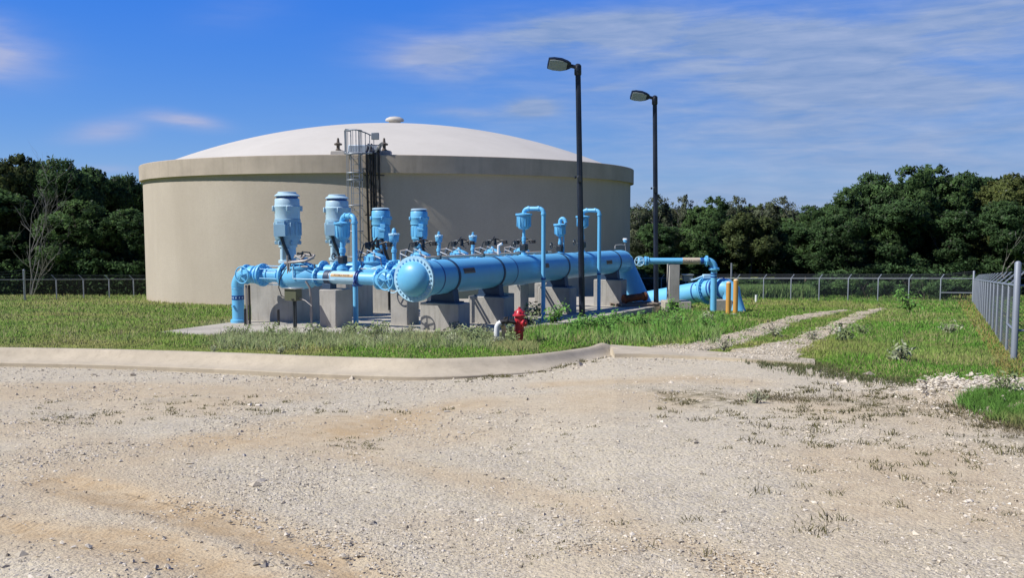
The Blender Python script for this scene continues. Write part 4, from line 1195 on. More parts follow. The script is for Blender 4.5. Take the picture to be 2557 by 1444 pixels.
# ------------------------------------------------------------------ bypass line on the right
def make_bypass():
    Y = 38.3; A = at(1600, 652, Y); Zc = A.z; rr = .135
    E = at(1783, 672, Y); gb = zg(E.x, Y)
    r = thing('bypass_pipe', V((E.x, Y, gb)), 'slim light blue pipe leaving the header elbow and turning down near the bollards', 'pipe')
    q = .3; X = V((1, 0, 0)); x1 = E.x - q
    m = MB(); m.tube([A, V((x1, Y, Zc))], rr, 24); m.build('pipe', 'blue', r)
    m = MB(); m.tube(arc_pts(V((x1, Y, Zc - q)), UP, X, q, 9), rr * 1.12, 24); m.build('elbow', 'blue', r)
    for fa in ((V((x1 - .03, Y, Zc)), X, .235, .07, 8, .02), (V((E.x, Y, Zc - q - .05)), UP, .235, .07, 8, .02), (at(1612, 652, Y), X, .2, .06, 8, .02), (at(1618, 652, Y), X, .18, .05, 0)):
        m = MB(); m.flange(*fa); m.build('flange', 'blue', r)
    m = MB(); m.cyl(V((E.x, Y, Zc - q)), V((E.x, Y, gb - .3)), rr, seg=24); m.build('riser', 'blue', r)
    a, b = at(1704, 652, Y), at(1747, 652, Y); m = MB(); m.lathe(V((a.x, Y, Zc)), X, [(0, rr), (.003, rr + .01), (b.x - a.x, rr + .01), (b.x - a.x + .003, rr)], 24, cap=False); sl = m.build('sleeve', 'sleeve', r)
    xm = (a.x + b.x) / 2
    text_on(sl, 'lettering', 'POTABLE WATER', lambda u, v: V((xm + u, Y - math.cos(.1 + v / rr) * (rr + .013), Zc + math.sin(.1 + v / rr) * (rr + .013))), .1)
    for px in (1753,): a = at(px - 4, 652, Y); m = MB(); m.lathe(V((a.x, Y, Zc)), X, [(0, rr), (.003, rr + .008), (.13, rr + .008), (.133, rr)], 24, cap=False); m.build('colour_band', 'blue_dk', r)
    zc = at(1783, 688, Y).z
    for dz in (-.06, .06): m = MB(); m.lathe(V((E.x, Y, zc + dz)), UP, [(-.03, rr), (-.028, rr + .008), (.028, rr + .008), (.03, rr)], 24, cap=False); m.build('colour_band', 'blue_dk', r)
    # gate valve with its handwheel towards the yard
    m = MB(); m.box(at(1600, 652, Y), X * .12, V((0, .15, 0)), UP * .17, .04); m.cyl(at(1598, 652, Y), at(1597, 653, Y - .35), .05, seg=10); m.build('valve_body', 'blue', r)
    m = MB(); m.wheel(at(1597, 653, Y - .4), V((-.1, -1, .05)), .2, .024, 5); m.build('handwheel', 'white_blue', r)
make_bypass()
c = at(1681, 700, 38.5); thb = thing_mesh('concrete_pier', V((c.x, 38.5, 0)), zg(0, 38.5) - .2, at(1681, 659.5, 38.3).z, V((.23, 0, 0)), V((0, .30, 0)), 'concrete', .02)
tag(thb, 'tall narrow concrete pier under the slim light blue pipe at the right', 'pier')
c = at(1690, 756, 38.5); o = thing_mesh('footing', V((c.x, 38.7, 0)), zg(0, 39) - .3, at(1690, 754, 38.2).z, V((.58, 0, 0)), V((0, .5, 0)), 'pad', .02)
tag(o, 'low concrete footing at the base of the tall narrow pier', 'footing')


def make_main():
    A = at(1570, 760, 45.5); B = at(1782, 723, 41.2); C = at(1816, 721, 40.8); D = at(1846, 800, 40.2); R = .49
    r = thing('transmission_pipe', V((C.x, C.y, zg(0, 39))), 'large blue pipe with a bolted flange ring, low in the grass behind the yellow bollards', 'pipe')
    d = (B - A).normalized()
    pts = [A, B] + [B.lerp(C, .5) + UP * .03, C - UP * .03, C.lerp(D, .18) + V((.05, 0, .1))] + [D]
    m = MB(); m.tube([A, B, C - UP * .02, C + (D - C) * .14 + V((.07, 0, .06)), C + (D - C) * .32 + V((.05, 0, 0)), D], [R, R, R, R * .96, R * .86, R * .82], 40); m.build('pipe_body', 'blue', r)
    m = MB(); e = at(1770, 727, 41.6); e = A + d * (e - A).dot(d); m.flange(e, d, .66, .08, 22, .03); m.build('flange', 'blue', r)
    m = MB(); m.flange(e - d * .1, d, .64, .06, 0); m.build('flange', 'blue', r)
    for px in (1660, 1742, 1757, 1790): c = at(px, 735, 40.5); q = A + d * (c - A).dot(d); m = MB(); m.lathe(q - d * .04, d, [(0, R + .002), (.003, R + .008), (.077, R + .008), (.08, R + .002)], 40, cap=False); m.build('colour_band', 'blue_dk', r)
    m = MB(); c = e + UP * (R + .1); m.box(c + UP * .08, V((.2, 0, 0)), V((0, .15, 0)), UP * .1, .02); m.tube([c + V((-.2, 0, .1)), c + V((-.55, 0, -.05)), c + V((-.75, 0, -.1))], .04, 8); m.build('top_fitting', 'white_blue', r)
    c = at(1800, 750, 40.4); m = MB(); m.box(c - UP * .25, V((.45, 0, 0)), V((0, .3, 0)), UP * .28, .02); o = m.build('concrete_pier', 'concrete', None, origin=c - UP * .5)
    tag(o, 'small concrete block under the low blue pipe behind the yellow bollards', 'pier')
make_main()

# ------------------------------------------------------------------ lamp posts
def lamp(bx, by, Y, ytop, lean, label):
    b = at(bx, by, Y); b.z = zg(0, Y) - .1; top = at(bx + lean, ytop, Y); H = top.z - b.z
    r = thing('lamp_post', V((b.x, Y, b.z)), label, 'lamp post', 'tall black lamp posts beside the pipes')
    m = MB(); hw = .105; d = (top - V((b.x, Y, b.z))); vs = []
    for z_, w in ((0, hw * 1.05), (1, hw * .9)):
        c = V((b.x, Y, b.z)) + d * z_
        for i in range(8):
            a = PI / 4 * i + PI / 8; k = 1 / max(abs(math.cos(a)), abs(math.sin(a))) * .98; vs.append(c + V((math.cos(a) * w * k, math.sin(a) * w * k, 0)))
    m.add(vs, [(i, (i + 1) % 8, 8 + (i + 1) % 8, 8 + i) for i in range(8)] + [tuple(range(8, 16))])
    # rotate so a flat side faces the yard a little to the right
    m.box(V((b.x, Y, b.z + .08)), V((.2, 0, 0)), V((0, .2, 0)), UP * .09, .01)
    m.build('pole', 'pole', r)
    m = MB(); c = top.copy(); m.lathe(c - UP * .32, UP, [(0, .115), (.04, .13), (.34, .125), (.4, .07), (.42, .001)], 16); m.tube([c - UP * .05, c + V((-.22, -.03, .0)), c + V((-.34, -.05, -.02))], .07, 8)
    m.box(c + V((-.02, -.1, -.1)), V((.04, 0, 0)), V((0, .05, 0)), UP * .1, .01); m.build('arm', 'pole', r)
    # shoebox head, tilted so the glass shows
    o = c + V((-.26, -.05, .02)); ax = V((-1, -.12, .10)).normalized(); up = V((0.0, 1.05, 1)).normalized(); up = (up - ax * up.dot(ax)).normalized(); sd = ax.cross(up)
    secs = [(0, .10, .09), (.12, .17, .12), (.34, .235, .15), (.62, .245, .14), (.82, .21, .10)]
    vs = []
    for L, w, h in secs:
        cc = o + ax * L
        for sx, sz in ((-1, -.55), (1, -.55), (1, .2), (.72, 1), (-.72, 1), (-1, .2)): vs.append(cc + sd * w * sx + up * h * sz)
    k = 6; fs = [(i * k + j, i * k + (j + 1) % k, (i + 1) * k + (j + 1) % k, (i + 1) * k + j) for i in range(len(secs) - 1) for j in range(k)]
    fs += [tuple(range(k))[::-1], tuple(range((len(secs) - 1) * k, len(secs) * k))]
    m = MB(); m.add(vs, fs); hd = m.build('lamp_head', 'pole', r)
    m = MB(); vs = []
    for L, w in ((.15, .13), (.34, .205), (.62, .215), (.79, .185)):
        cc = o + ax * L - up * .088 * (1 if L > .2 else .8); vs += [cc + sd * w, cc - sd * w]
    n0 = len(vs); vs += [v - up * .03 for v in vs]
    fs = [(0, 1, 3, 2), (2, 3, 5, 4), (4, 5, 7, 6)]; fs += [tuple(i + n0 for i in f[::-1]) for f in fs]; fs += [(0, 2, 2 + n0, n0), (2, 4, 4 + n0, 2 + n0), (4, 6, 6 + n0, 4 + n0), (6, 7, 7 + n0, 6 + n0), (7, 5, 5 + n0, 7 + n0), (5, 3, 3 + n0, 5 + n0), (3, 1, 1 + n0, 3 + n0), (1, 0, n0, 1 + n0)]
    m.add(vs, fs); m.build('lamp_glass', 'lens', hd)
    return r, b, top


for bx, by, Y, yt, ln, jb, lb in ((1454, 803, 32.0, 165, -11, 447, 'nearer and taller black lamp post with one head, in front of the header pipe'), (1639, 768, 39.6, 243, -4, 474, 'farther black lamp post with one head, right of the water tank')):
    r, b, top = lamp(bx, by, Y, yt, ln, lb)
    c = at(bx - 9 if bx < 1500 else bx - 6, jb, Y - .03); m = MB(); m.box(c + V((.02, -.14, 0)), V((.07, 0, 0)), V((0, .05, 0)), UP * .12, .01); m.build('junction_box', 'dark_metal', r)
    m = MB(); m.lathe(c + V((-.09, -.12, .06)), V((-1, 0, 0)), [(0, .03), (.04, .05), (.06, .05), (.08, .02)], 10); m.build('photocell', 'dark_metal', r)

# ------------------------------------------------------------------ electrical box on posts
def make_ebox():
    Y = 26.6; r = thing('electrical_box', V((at(735, 770, Y).x, Y, zpad(Y))), 'olive grey electrical box on a slim post in front of the blue valve', 'electrical box')
    c = at(732, 736, Y); w = .225; fx = -WX; 
    m = MB(); m.box(c, fx * w, UX * .14, UP * .18, .012); bx = m.build('box', 'olive', r)
    m = MB(); m.box(c + UP * .195, fx * (w + .03), UX * .19, UP * .018, .005); m.build('lid', 'silver', bx)
    m = MB(); m.box(c - UX * .145 + fx * .1 - UP * .13, fx * .05, UX * .01, UP * .015); m.build('latch', 'black', bx)
    m = MB(); zc = zpad(Y) - .05
    for dx, rr in ((.0, .035), (.07, .03)): a = c + fx * (dx + .02); m.cyl(V((a.x, a.y, zc)), V((a.x, a.y, c.z - .15)), rr, seg=8)
    m.build('post', 'dark_metal', r)
    m = MB(); a = at(776, 720, Y + .2); m.tube([V((a.x, a.y, zc)), V((a.x, a.y, c.z - .1)), V((a.x - .03, a.y, c.z + .2)), V((a.x - .15, a.y, c.z + .4))], .035, 8); m.cyl(V((a.x, a.y, zc + .4)), V((a.x, a.y, zc + .5)), .05, seg=10)
    m.build('conduit', 'grey_pipe', r)
    m = MB(); m.tube([c - fx * .2 - UP * .12, c - fx * .45 - UP * .06, c - fx * .55 + UP * .2, c - fx * .5 + UP * .45, c - fx * .25 + UP * .8], .016, 7); m.build('cable', 'black', r)
    m = MB(); m.tube([c + fx * .22 - UP * .1, c + fx * .45 - UP * .16, c + fx * .7 - UP * .32], .014, 6); m.build('cable', 'grey_pipe', r)
    # angle iron pair standing left of the block
    for i, (px, lb) in enumerate(((617, 'upright steel conduit beside the blue riser, nearest to it'), (624, 'dark upright steel channel at the corner of the big foundation block'))):
        b = at(px, 800, 27.9); m = MB(); m.box(V((b.x, b.y, (zpad(b.y) + at(px, 712, 27.9).z) / 2)), V((.03, 0, 0)), V((0, .03, 0)), UP * ((at(px, 712, 27.9).z - zpad(b.y)) / 2)); o = m.build('upright', 'grey_pipe' if i == 0 else 'black', None, origin=V((b.x, b.y, zpad(b.y))))
        tag(o, lb, 'upright')
    for i, (px, py, lb) in enumerate(((695, 773, 'short black stub pipe against the front of the big foundation block'), (612, 771, 'short black stub beside the foot of the blue riser'), (972, 728, 'dark vertical channel on the bright narrow pier'))):
        b = at(px, py, 27.6 if i < 2 else 26.6); zt = b.z; zb = zpad(b.y) if i < 2 else at(px, 775, 26.6).z
        m = MB(); m.box(V((b.x, b.y, (zt + zb) / 2)), V((.035, 0, 0)), V((0, .03, 0)), UP * ((zt - zb) / 2), .008); o = m.build('stub_pipe', 'black', None, origin=V((b.x, b.y, zb))); tag(o, lb, 'pipe')
make_ebox()

# ------------------------------------------------------------------ hydrant and the bent pipe beside it
def make_hydrant():
    Y = 20.9; b = at(1297, 850, Y); zb = zg(0, Y); c = V((b.x, Y, 0)); Z = lambda py: at(1297, py, Y).z; s = Y / F
    r = thing('fire_hydrant', V((b.x, Y, zb)), 'red fire hydrant standing in the weeds in front of the header pipe', 'fire hydrant')
    m = MB(); m.lathe(c, UP, [(zb - .05, 10 * s), (Z(828), 10 * s), (Z(827), 13.5 * s), (Z(824.5), 13.5 * s), (Z(824), 11.5 * s), (Z(808), 11.5 * s), (Z(804), 12 * s), (Z(790), 12 * s), (Z(789), 13.5 * s)], 28); m.build('barrel', 'red', r)
    m = MB(); m.lathe(c, UP, [(Z(789.5), 15 * s), (Z(789), 17 * s), (Z(786), 17 * s), (Z(785), 13.5 * s), (Z(779), 11.5 * s), (Z(774), 7.5 * s), (Z(771.5), 4.5 * s), (Z(771), 3.2 * s), (Z(767), 3.0 * s), (Z(766.5), .001)], 28)
    for i in range(8):
        a = i * PI / 4; d = V((math.cos(a), math.sin(a), 0)); m.box(c + UP * Z(781) + d * 11 * s, d * 2.2 * s, V((-d.y, d.x, 0)) * .8 * s, UP * 4 * s)
    m.build('bonnet', 'red', r)
    def noz(d, R, L, z, name):
        d = d.normalized(); m = MB(); p = c + UP * z + d * 9 * s
        m.lathe(p, d, [(0, R * .8), (L * .45, R * .8), (L * .46, R * 1.05), (L * .9, R * 1.05), (L * .92, R * .85), (L, R * .5), (L * 1.02, R * .3), (L * 1.25, R * .3)], 20)
        for i in range(6):
            a = i * PI / 3; x, y, _ = basis(d); m.box(p + d * L * .68 + (x * math.cos(a) + y * math.sin(a)) * R * 1.03, d * L * .2, (x * math.cos(a) + y * math.sin(a)) * R * .12, d.cross(x * math.cos(a) + y * math.sin(a)) * R * .12)
        m.build(name, 'red', r)
    noz(V((.72, -.68, 0)), 8.5 * s, 12 * s, Z(806), 'pumper_nozzle'); noz(V((-.95, -.25, 0)), 5.2 * s, 6 * s, Z(805), 'hose_nozzle'); noz(V((.9, .5, 0)), 5.2 * s, 8 * s, Z(805), 'hose_nozzle')
    # dark hose coupling and U pipe
    p0 = c + UP * Z(805) + V((-.19, -.05, 0))
    r2 = thing('standpipe', V((at(1244, 850, Y - .2).x, Y - .2, zb)), 'white bent standpipe with a dark coupling, left of the red hydrant', 'standpipe')
    Yw = Y - .15; wtop = at(1253, 806, Yw)
    m = MB(); wl = at(1240, 852, Yw); m.tube([V((wl.x, Yw, zb - .05)), at(1240.5, 825, Yw), at(1241.5, 816, Yw), at(1245, 809.5, Yw), at(1251, 806, Yw)], .066, 16); m.build('white_pipe', 'white', r2)
    m = MB(); cl = at(1258, 850, Yw + .1); m.tube([V((cl.x, Yw + .1, zb - .05)), at(1258, 830, Yw + .1), at(1257, 818, Yw + .1), at(1254, 812, Yw + .05)], .055, 14); m.build('cream_pipe', 'cream', r2)
    m = MB(); m.tube([at(1250, 806, Yw), at(1258, 803.5, Yw), at(1272, 803, Yw), at(1284, 804.5, Yw), p0 + V((.05, 0, 0))], [.06, .055, .045, .045, .05], 12); m.lathe(at(1262, 803, Yw), V((1, 0, 0)), [(0, .045), (.01, .075), (.05, .075), (.06, .045)], 12)
    for i, px in enumerate((1260, 1266, 1273, 1279)): p = at(px, 803, Yw); m.cyl(p, p + UP * (.09 + .03 * (i % 2)) + V((.02, 0, 0)), .02, seg=6)
    m.torus(at(1263, 797, Yw), V((.2, -1, .2)), .045, .014, 12, 5); m.build('coupling', 'black', r2)
make_hydrant()

# ------------------------------------------------------------------ bollards
for px, yt, yb, Y, lb in ((1818, 703, 793, 35.2, 'yellow bollard, the nearer of the pair at the end of the slim blue pipe'), (1836, 697, 786, 37.2, 'yellow bollard, the farther of the pair, in front of the low blue pipe')):
    b = at(px, yb, Y); zb = zg(0, Y); zt = at(px, yt, Y).z; r = thing('bollard', V((b.x, Y, zb)), lb, 'bollard', 'yellow bollards')
    R = 6.2 * Y / F; m = MB(); m.cyl(V((b.x, Y, zb - .2)), V((b.x, Y, zt - .06)), R, seg=24); m.build('post', 'yellow', r)
    m = MB(); m.lathe(V((b.x, Y, zt - .06)), UP, [(0, R * .98), (.03, R * .85), (.055, R * .5), (.062, .001)], 20); m.build('cap', 'cream', r)
b = at(1826, 798, 34.8); o = thing_mesh('footing', V((b.x, 35.4, 0)), zg(0, 35.4) - .2, zg(0, 35.4) + .09, V((.42, 0, 0)), V((0, .45, 0)), 'pad', .02); tag(o, 'low concrete slab at the feet of the yellow bollards', 'footing')

# rusty pipe on a pallet
def make_pallet():
    Yp = 38.6; c = at(1585, 762, Yp); z = zpad(Yp)
    ax = V((.93, .37, 0)).normalized(); ay = V((-ax.y, ax.x, 0))
    r = thing('pallet', V((c.x, Yp, z)), 'weathered wooden pallet lying on the pad under the sloping blue pipe leg', 'pallet')
    c0 = V((c.x, Yp, z))
    for i in range(3): m = MB(); m.box(c0 + ay * (i - 1) * .5 + UP * .06, ax * .95, ay * .035, UP * .055, .004); m.build('runner', 'wood', r)
    for i in range(8): m = MB(); m.box(c0 + ax * (i - 3.5) * .25 + UP * .13, ax * .07, ay * .58, UP * .012, .003); m.build('deck_board', 'wood', r)
    a = c0 + UP * .33 - ax * .55; r2 = thing('rusty_pipe', a - UP * .18, 'short rusty iron pipe piece lying on the wooden pallet', 'pipe')
    d = (ax * .93 + ay * .1 + UP * .06).normalized(); m = MB(); m.lathe(a, d, [(0, .15), (0.001, .19), (.12, .2), (.13, .165), (1.05, .16), (1.06, .2), (1.16, .2)], 24); m.build('pipe_barrel', 'rust', r2)
    m = MB(); m.lathe(a - d * .01, d, [(0, .15), (.02, .15), (.021, .001)], 20, cap=False); m.build('pipe_mouth', 'rust', r2)
make_pallet()

# grey utility cabinet far behind, marker posts
def small_post(px, yt, yb, Y, R, mat, label, name='marker_post', cap=None, lean=(0, 0)):
    b = at(px, yb, Y); zb = zg(0, Y); zt = at(px, yt, Y).z; r = thing(name, V((b.x, Y, zb)), label, 'marker post')
    m = MB(); e = V((b.x + lean[0], Y + lean[1], zt)); m.cyl(V((b.x, Y, zb - .1)), e, R, seg=12); m.build('post', mat, r)
    if cap: m = MB(); m.lathe(e - UP * .02, UP, [(0, R * 1.3), (.09, R * 1.3), (.1, R * .9)], 12); m.build('cap', cap, r)
small_post(2094, 814, 832, 24.9, .042, 'white', 'white plastic pipe stub with a dark cap at the edge of the gravel track', 'pipe_stub', 'black', (.05, 0))
small_post(1888, 737, 751, 55, .075, 'white', 'small white marker post in the far grass near the fence')
small_post(1826, 657, 700, 66, .07, 'galv', 'thin grey marker post against the far dark trees', 'marker_post')
Y = 56; b = at(1720, 716, Y); r = thing('utility_cabinet', V((b.x, Y, zg(0, Y))), 'small grey utility cabinet on a post behind the slim blue pipe', 'cabinet')
m = MB(); c = at(1717, 695, Y); m.box(c, V((.3, 0, 0)), V((0, .2, 0)), UP * .2, .02); m.build('box', 'galv', r); m = MB(); m.box(c + UP * .22, V((.36, 0, 0)), V((0, .25, 0)), UP * .03, .01); m.build('lid', 'silver', r)
m = MB(); m.cyl(V((c.x + .1, Y, zg(0, Y) - .1)), V((c.x + .1, Y, c.z - .1)), .08, seg=8); m.build('post', 'galv', r)
# ------------------------------------------------------------------ fences
def wire_panel(vs, fs, p, q, h, sp, w):
    """diagonal wires as thin three sided rods between the ground points p and q"""
    d = V((q.x - p.x, q.y - p.y, 0)); l = d.length; d.normalize(); nrm = V((-d.y, d.x, 0)); dz = (q.z - p.z) / l
    for s in (1, -1):
        a = -h if s == 1 else 0
        while a < (l if s == 1 else l + h):
            x0, y0 = a, 0.0; x1, y1 = a + s * h, h
            lo, hi = 0.0, 1.0
            dx = x1 - x0
            t0, t1 = (0 - x0) / dx, (l - x0) / dx
            if t0 > t1: t0, t1 = t1, t0
            lo, hi = max(lo, t0), min(hi, t1)
            if hi - lo > .02:
                A = (x0 + dx * lo, h * lo); B = (x0 + dx * hi, h * hi); o = len(vs)
                for (u, z) in (A, B):
                    c = p + d * u + UP * (z + dz * u + .04)
                    off = nrm * (.004 * s)
                    vs += [c + off + d * w, c + off - d * w, c + off + nrm * (w * 1.2)]
                fs += [(o, o + 1, o + 4, o + 3), (o + 1, o + 2, o + 5, o + 4), (o + 2, o, o + 3, o + 5)]
            a += sp


def fence(name_label, pts, H, arm, sp, w, tall=(), R=.032, midrails=(), armskip=(), mesh_h=None, wire_r=.007):
    """pts: ground points of the posts; arm: vector of the barbed wire arm"""
    r = thing('chain_link_fence', pts[0], name_label, 'fence', 'chain link fence runs')
    for i, p in enumerate(pts):
        top = H + (tall[i] if i in tall else 0) if not isinstance(tall, dict) else H + tall.get(i, 0)
        rr = R * (1.7 if (isinstance(tall, dict) and i in tall) else 1)
        m = MB(); m.lathe(p - UP * .2, UP, [(0, rr), (top + .2, rr), (top + .23, rr * .6), (top + .24, .001)], 10)
        po = m.build('post', 'galv', r)
        if not (isinstance(tall, dict) and i in tall) and i not in armskip:
            m = MB(); a = p + UP * (H + .0); n = arm.cross(UP).normalized(); ar = arm.normalized()
            m.box(a + arm * .5, arm * .5, n * (R * .75), ar.cross(n) * (R * .45)); m.build('arm', 'galv', po)
    m = MB(); m.tube([p + UP * H for p in pts], .024, 8); m.build('top_rail', 'galv', r)
    for i in midrails: m = MB(); m.tube([pts[i] + UP * H * .42, pts[i + 1] + UP * H * .42], .026, 8); m.build('mid_rail', 'galv', r)
    vs, fs = [], []
    for a, b in zip(pts[:-1], pts[1:]): wire_panel(vs, fs, a, b, H - .04, sp, w)
    m = MB(); m.add(vs, fs); m.build('wire_mesh', 'galv_d', r)
    m = MB()
    for k in (.35, .68, .98): m.tube([p + UP * H + (arm * k if not (isinstance(tall, dict) and i in tall) else UP * (tall[i] * k)) for i, p in enumerate(pts)], wire_r, 4)
    m.build('barbed_wire', 'galv_d', r)
    return r


A0 = G(2531, 907); A1 = G(2429, 757.5); n = 16
pts = [A0.lerp(A1, i / n) for i in range(n + 1)]
for p in pts: p.z = zg(p.x, p.y)
Hf = at(2540, 714, A0.y).z - A0.z
hcorner = at(2541, 657, A0.y).z - A0.z
fence('chain link fence receding along the right edge of the grass, with slanted arms', pts, Hf, V((.30, -.07, .30)), .12, .0018, tall={0: hcorner - Hf}, midrails=(0,), R=.028)
q0 = A0.copy(); dd = V((1, .03, 0)); pts2 = [q0 + dd * (3.0 * i) for i in range(3)]
for p in pts2: p.z = zg(p.x, p.y)
fence('short chain link fence run at the right edge, beyond the tall corner post', pts2, Hf, V((0, -.23, .25)), .075, .0035, tall={0: hcorner - Hf}, midrails=(0, 1), R=.034)
B1 = G(1906, 751); B1.z = 0; A1f = V((A1.x, A1.y, 0)); dv = (B1 - A1f) / 7.0
pts3 = [A1f + dv * i for i in range(19)]
for p in pts3: p.z = zg(p.x, p.y)
fence('far chain link fence run across the back of the field, left of the corner', pts3, 1.5, V((.22, .06, .27)), .11, .0050, tall={0: .45}, midrails=(0,), R=.036, wire_r=.009)
lp = [(-190, 683, 54), (-60, 687, 56), (60, 693, 58), (140, 698.5, 60), (208, 704, 62), (272, 703.5, 63.5), (333, 701.5, 65), (392, 700, 66.5)]
pts4 = []
for px, ry, Y in lp: p = at(px, ry, Y); p.z = zg(0, Y); pts4.append(p)
fence('chain link fence at the left in front of the dark wood', pts4, 1.42, V((-.28, -.08, .33)), .10, .0048, tall={2: .65}, R=.04, wire_r=.008)


# ------------------------------------------------------------------ foliage
def leaf_cloud(C, size, col, rs, up=.35, aspect=1.7):
    """C: (n,3) centres -> kite shaped leaf tufts, 4 verts each"""
    n = len(C)
    nrm = rs.normal(size=(n, 3)); nrm[:, 2] = np.abs(nrm[:, 2]) + up; nrm /= np.linalg.norm(nrm, axis=1)[:, None]
    t = rs.normal(size=(n, 3)); t -= nrm * (t * nrm).sum(1)[:, None]; t /= np.linalg.norm(t, axis=1)[:, None]
    b = np.cross(nrm, t); s = (size * rs.uniform(.5, 1.35, n))[:, None]
    v = np.stack([C - t * s * .5 * aspect, C + b * s * .38 - t * s * .05, C + t * s * .5 * aspect - nrm * s * .12, C - b * s * .38 + t * s * .08], 1).reshape(-1, 3)
    f = np.arange(4 * n).reshape(n, 4)
    return v, f, np.repeat(col, 4, axis=0)


def crown_points(rs, n, H, R, lobes=14, zlo=.1, flat=.8):
    """crown of height H, radius R: big lobes inside an ellipsoid, each carrying many small sprays of leaves on its surface"""
    c0 = np.array([0, 0, H * (zlo + 1) / 2]); ax = np.array([R, R, H * (1 - zlo) / 2])
    d = rs.normal(size=(lobes, 3)); d /= np.linalg.norm(d, axis=1)[:, None]; d[:, 2] = d[:, 2] * .9 + .08
    lr = R * rs.uniform(.30, .50, lobes); big = c0 + d * (ax * .98 - lr[:, None] * np.array([.8, .8, .62]))
    ns = lobes * 26; k = rs.randint(0, lobes, ns); e = rs.normal(size=(ns, 3)); e[:, 2] = e[:, 2] + .25; e /= np.linalg.norm(e, axis=1)[:, None]
    sub = big[k] + e * (lr[k] * rs.uniform(.72, 1.08, ns))[:, None] * np.array([1, 1, .75]); sr = R * rs.uniform(.07, .17, ns)
    lum = rs.uniform(.82, 1.18, ns) * rs.uniform(.85, 1.15, lobes)[k]
    m = rs.randint(0, ns, n); g = rs.normal(size=(n, 3)); g /= np.linalg.norm(g, axis=1)[:, None]
    P_ = sub[m] + g * (sr[m] * rs.rand(n) ** .4)[:, None] * np.array([1.15, 1.15, flat])
    nr = e[m] * .75 + g * .5 + (P_ - c0) / ax * .35 + np.array([0, 0, .22]); nr /= np.linalg.norm(nr, axis=1)[:, None]
    P_[:, 2] = np.clip(P_[:, 2], .05, H * 1.04)
    return P_, lum[m], nr


def limb(m, p, d, L, r, depth, rnd, kinks=4):
    pts = [p]; rad = [r]
    for i in range(kinks):
        d = (d + V((rnd.uniform(-.25, .25), rnd.uniform(-.25, .25), rnd.uniform(-.05, .22)))).normalized(); pts.append(pts[-1] + d * L / kinks); rad.append(r * (1 - .75 * (i + 1) / kinks))
    m.tube(pts, rad, 6)
    if depth > 0:
        for k in range(3 if depth > 1 else 3):
            i = rnd.randint(1, kinks); a = rnd.uniform(0, 2 * PI); dd = (d * .8 + V((math.cos(a), math.sin(a), rnd.uniform(.1, .8))) * .75).normalized()
            limb(m, pts[i], dd, L * rnd.uniform(.45, .7), rad[i] * .8 + .004, depth - 1, rnd, 3)


GREENS = {'dark': (.060, .115, .044), 'mid': (.080, .148, .052), 'olive': (.092, .124, .046), 'grey': (.125, .152, .095), 'yellow': (.112, .142, .046)}


def tree_proto(seed, H, R, kind, n=24000, size=.19, label='', lobes=16, zlo=.06, bare=0):
    rs = np.random.RandomState(seed); rnd = random.Random(seed)
    r = thing('tree', (0, 0, 0), label, 'tree', 'trees of the wood beyond the fence')
    P_, lobec, nr = crown_points(rs, n, H, R, lobes, zlo)
    base = np.array(GREENS[kind]); col = base[None] * lobec[:, None] * rs.uniform(.8, 1.22, (n, 1)); yl = rs.rand(n) < .08; col[yl] *= np.array([1.4, 1.2, 1.0])
    gy = rs.rand(n) < .03; col[gy] = np.array([.14, .16, .12])
    v, f, c = leaf_cloud(P_, size, col, rs)
    np_mesh('crown', v, f, 'leaf', {'col': ('FLOAT_COLOR', c), 'nrm': ('FLOAT_COLOR', np.repeat(nr * .5 + .5, 4, axis=0))}, parent=r)
    m = MB(); limb(m, V((0, 0, -.3)), V((0, 0, 1)), H * .5, R * .07, 2, rnd, 5)
    if bare:
        for k in range(bare): a = rnd.uniform(0, 6.28); limb(m, V((math.cos(a) * R * .3, math.sin(a) * R * .3, H * .55)), V((math.cos(a) * .5, math.sin(a) * .5, 1)), H * .26, R * .02, 2, rnd, 4)
    m.build('trunk', 'bark' if not bare else 'dead', r)
    return r, H, R


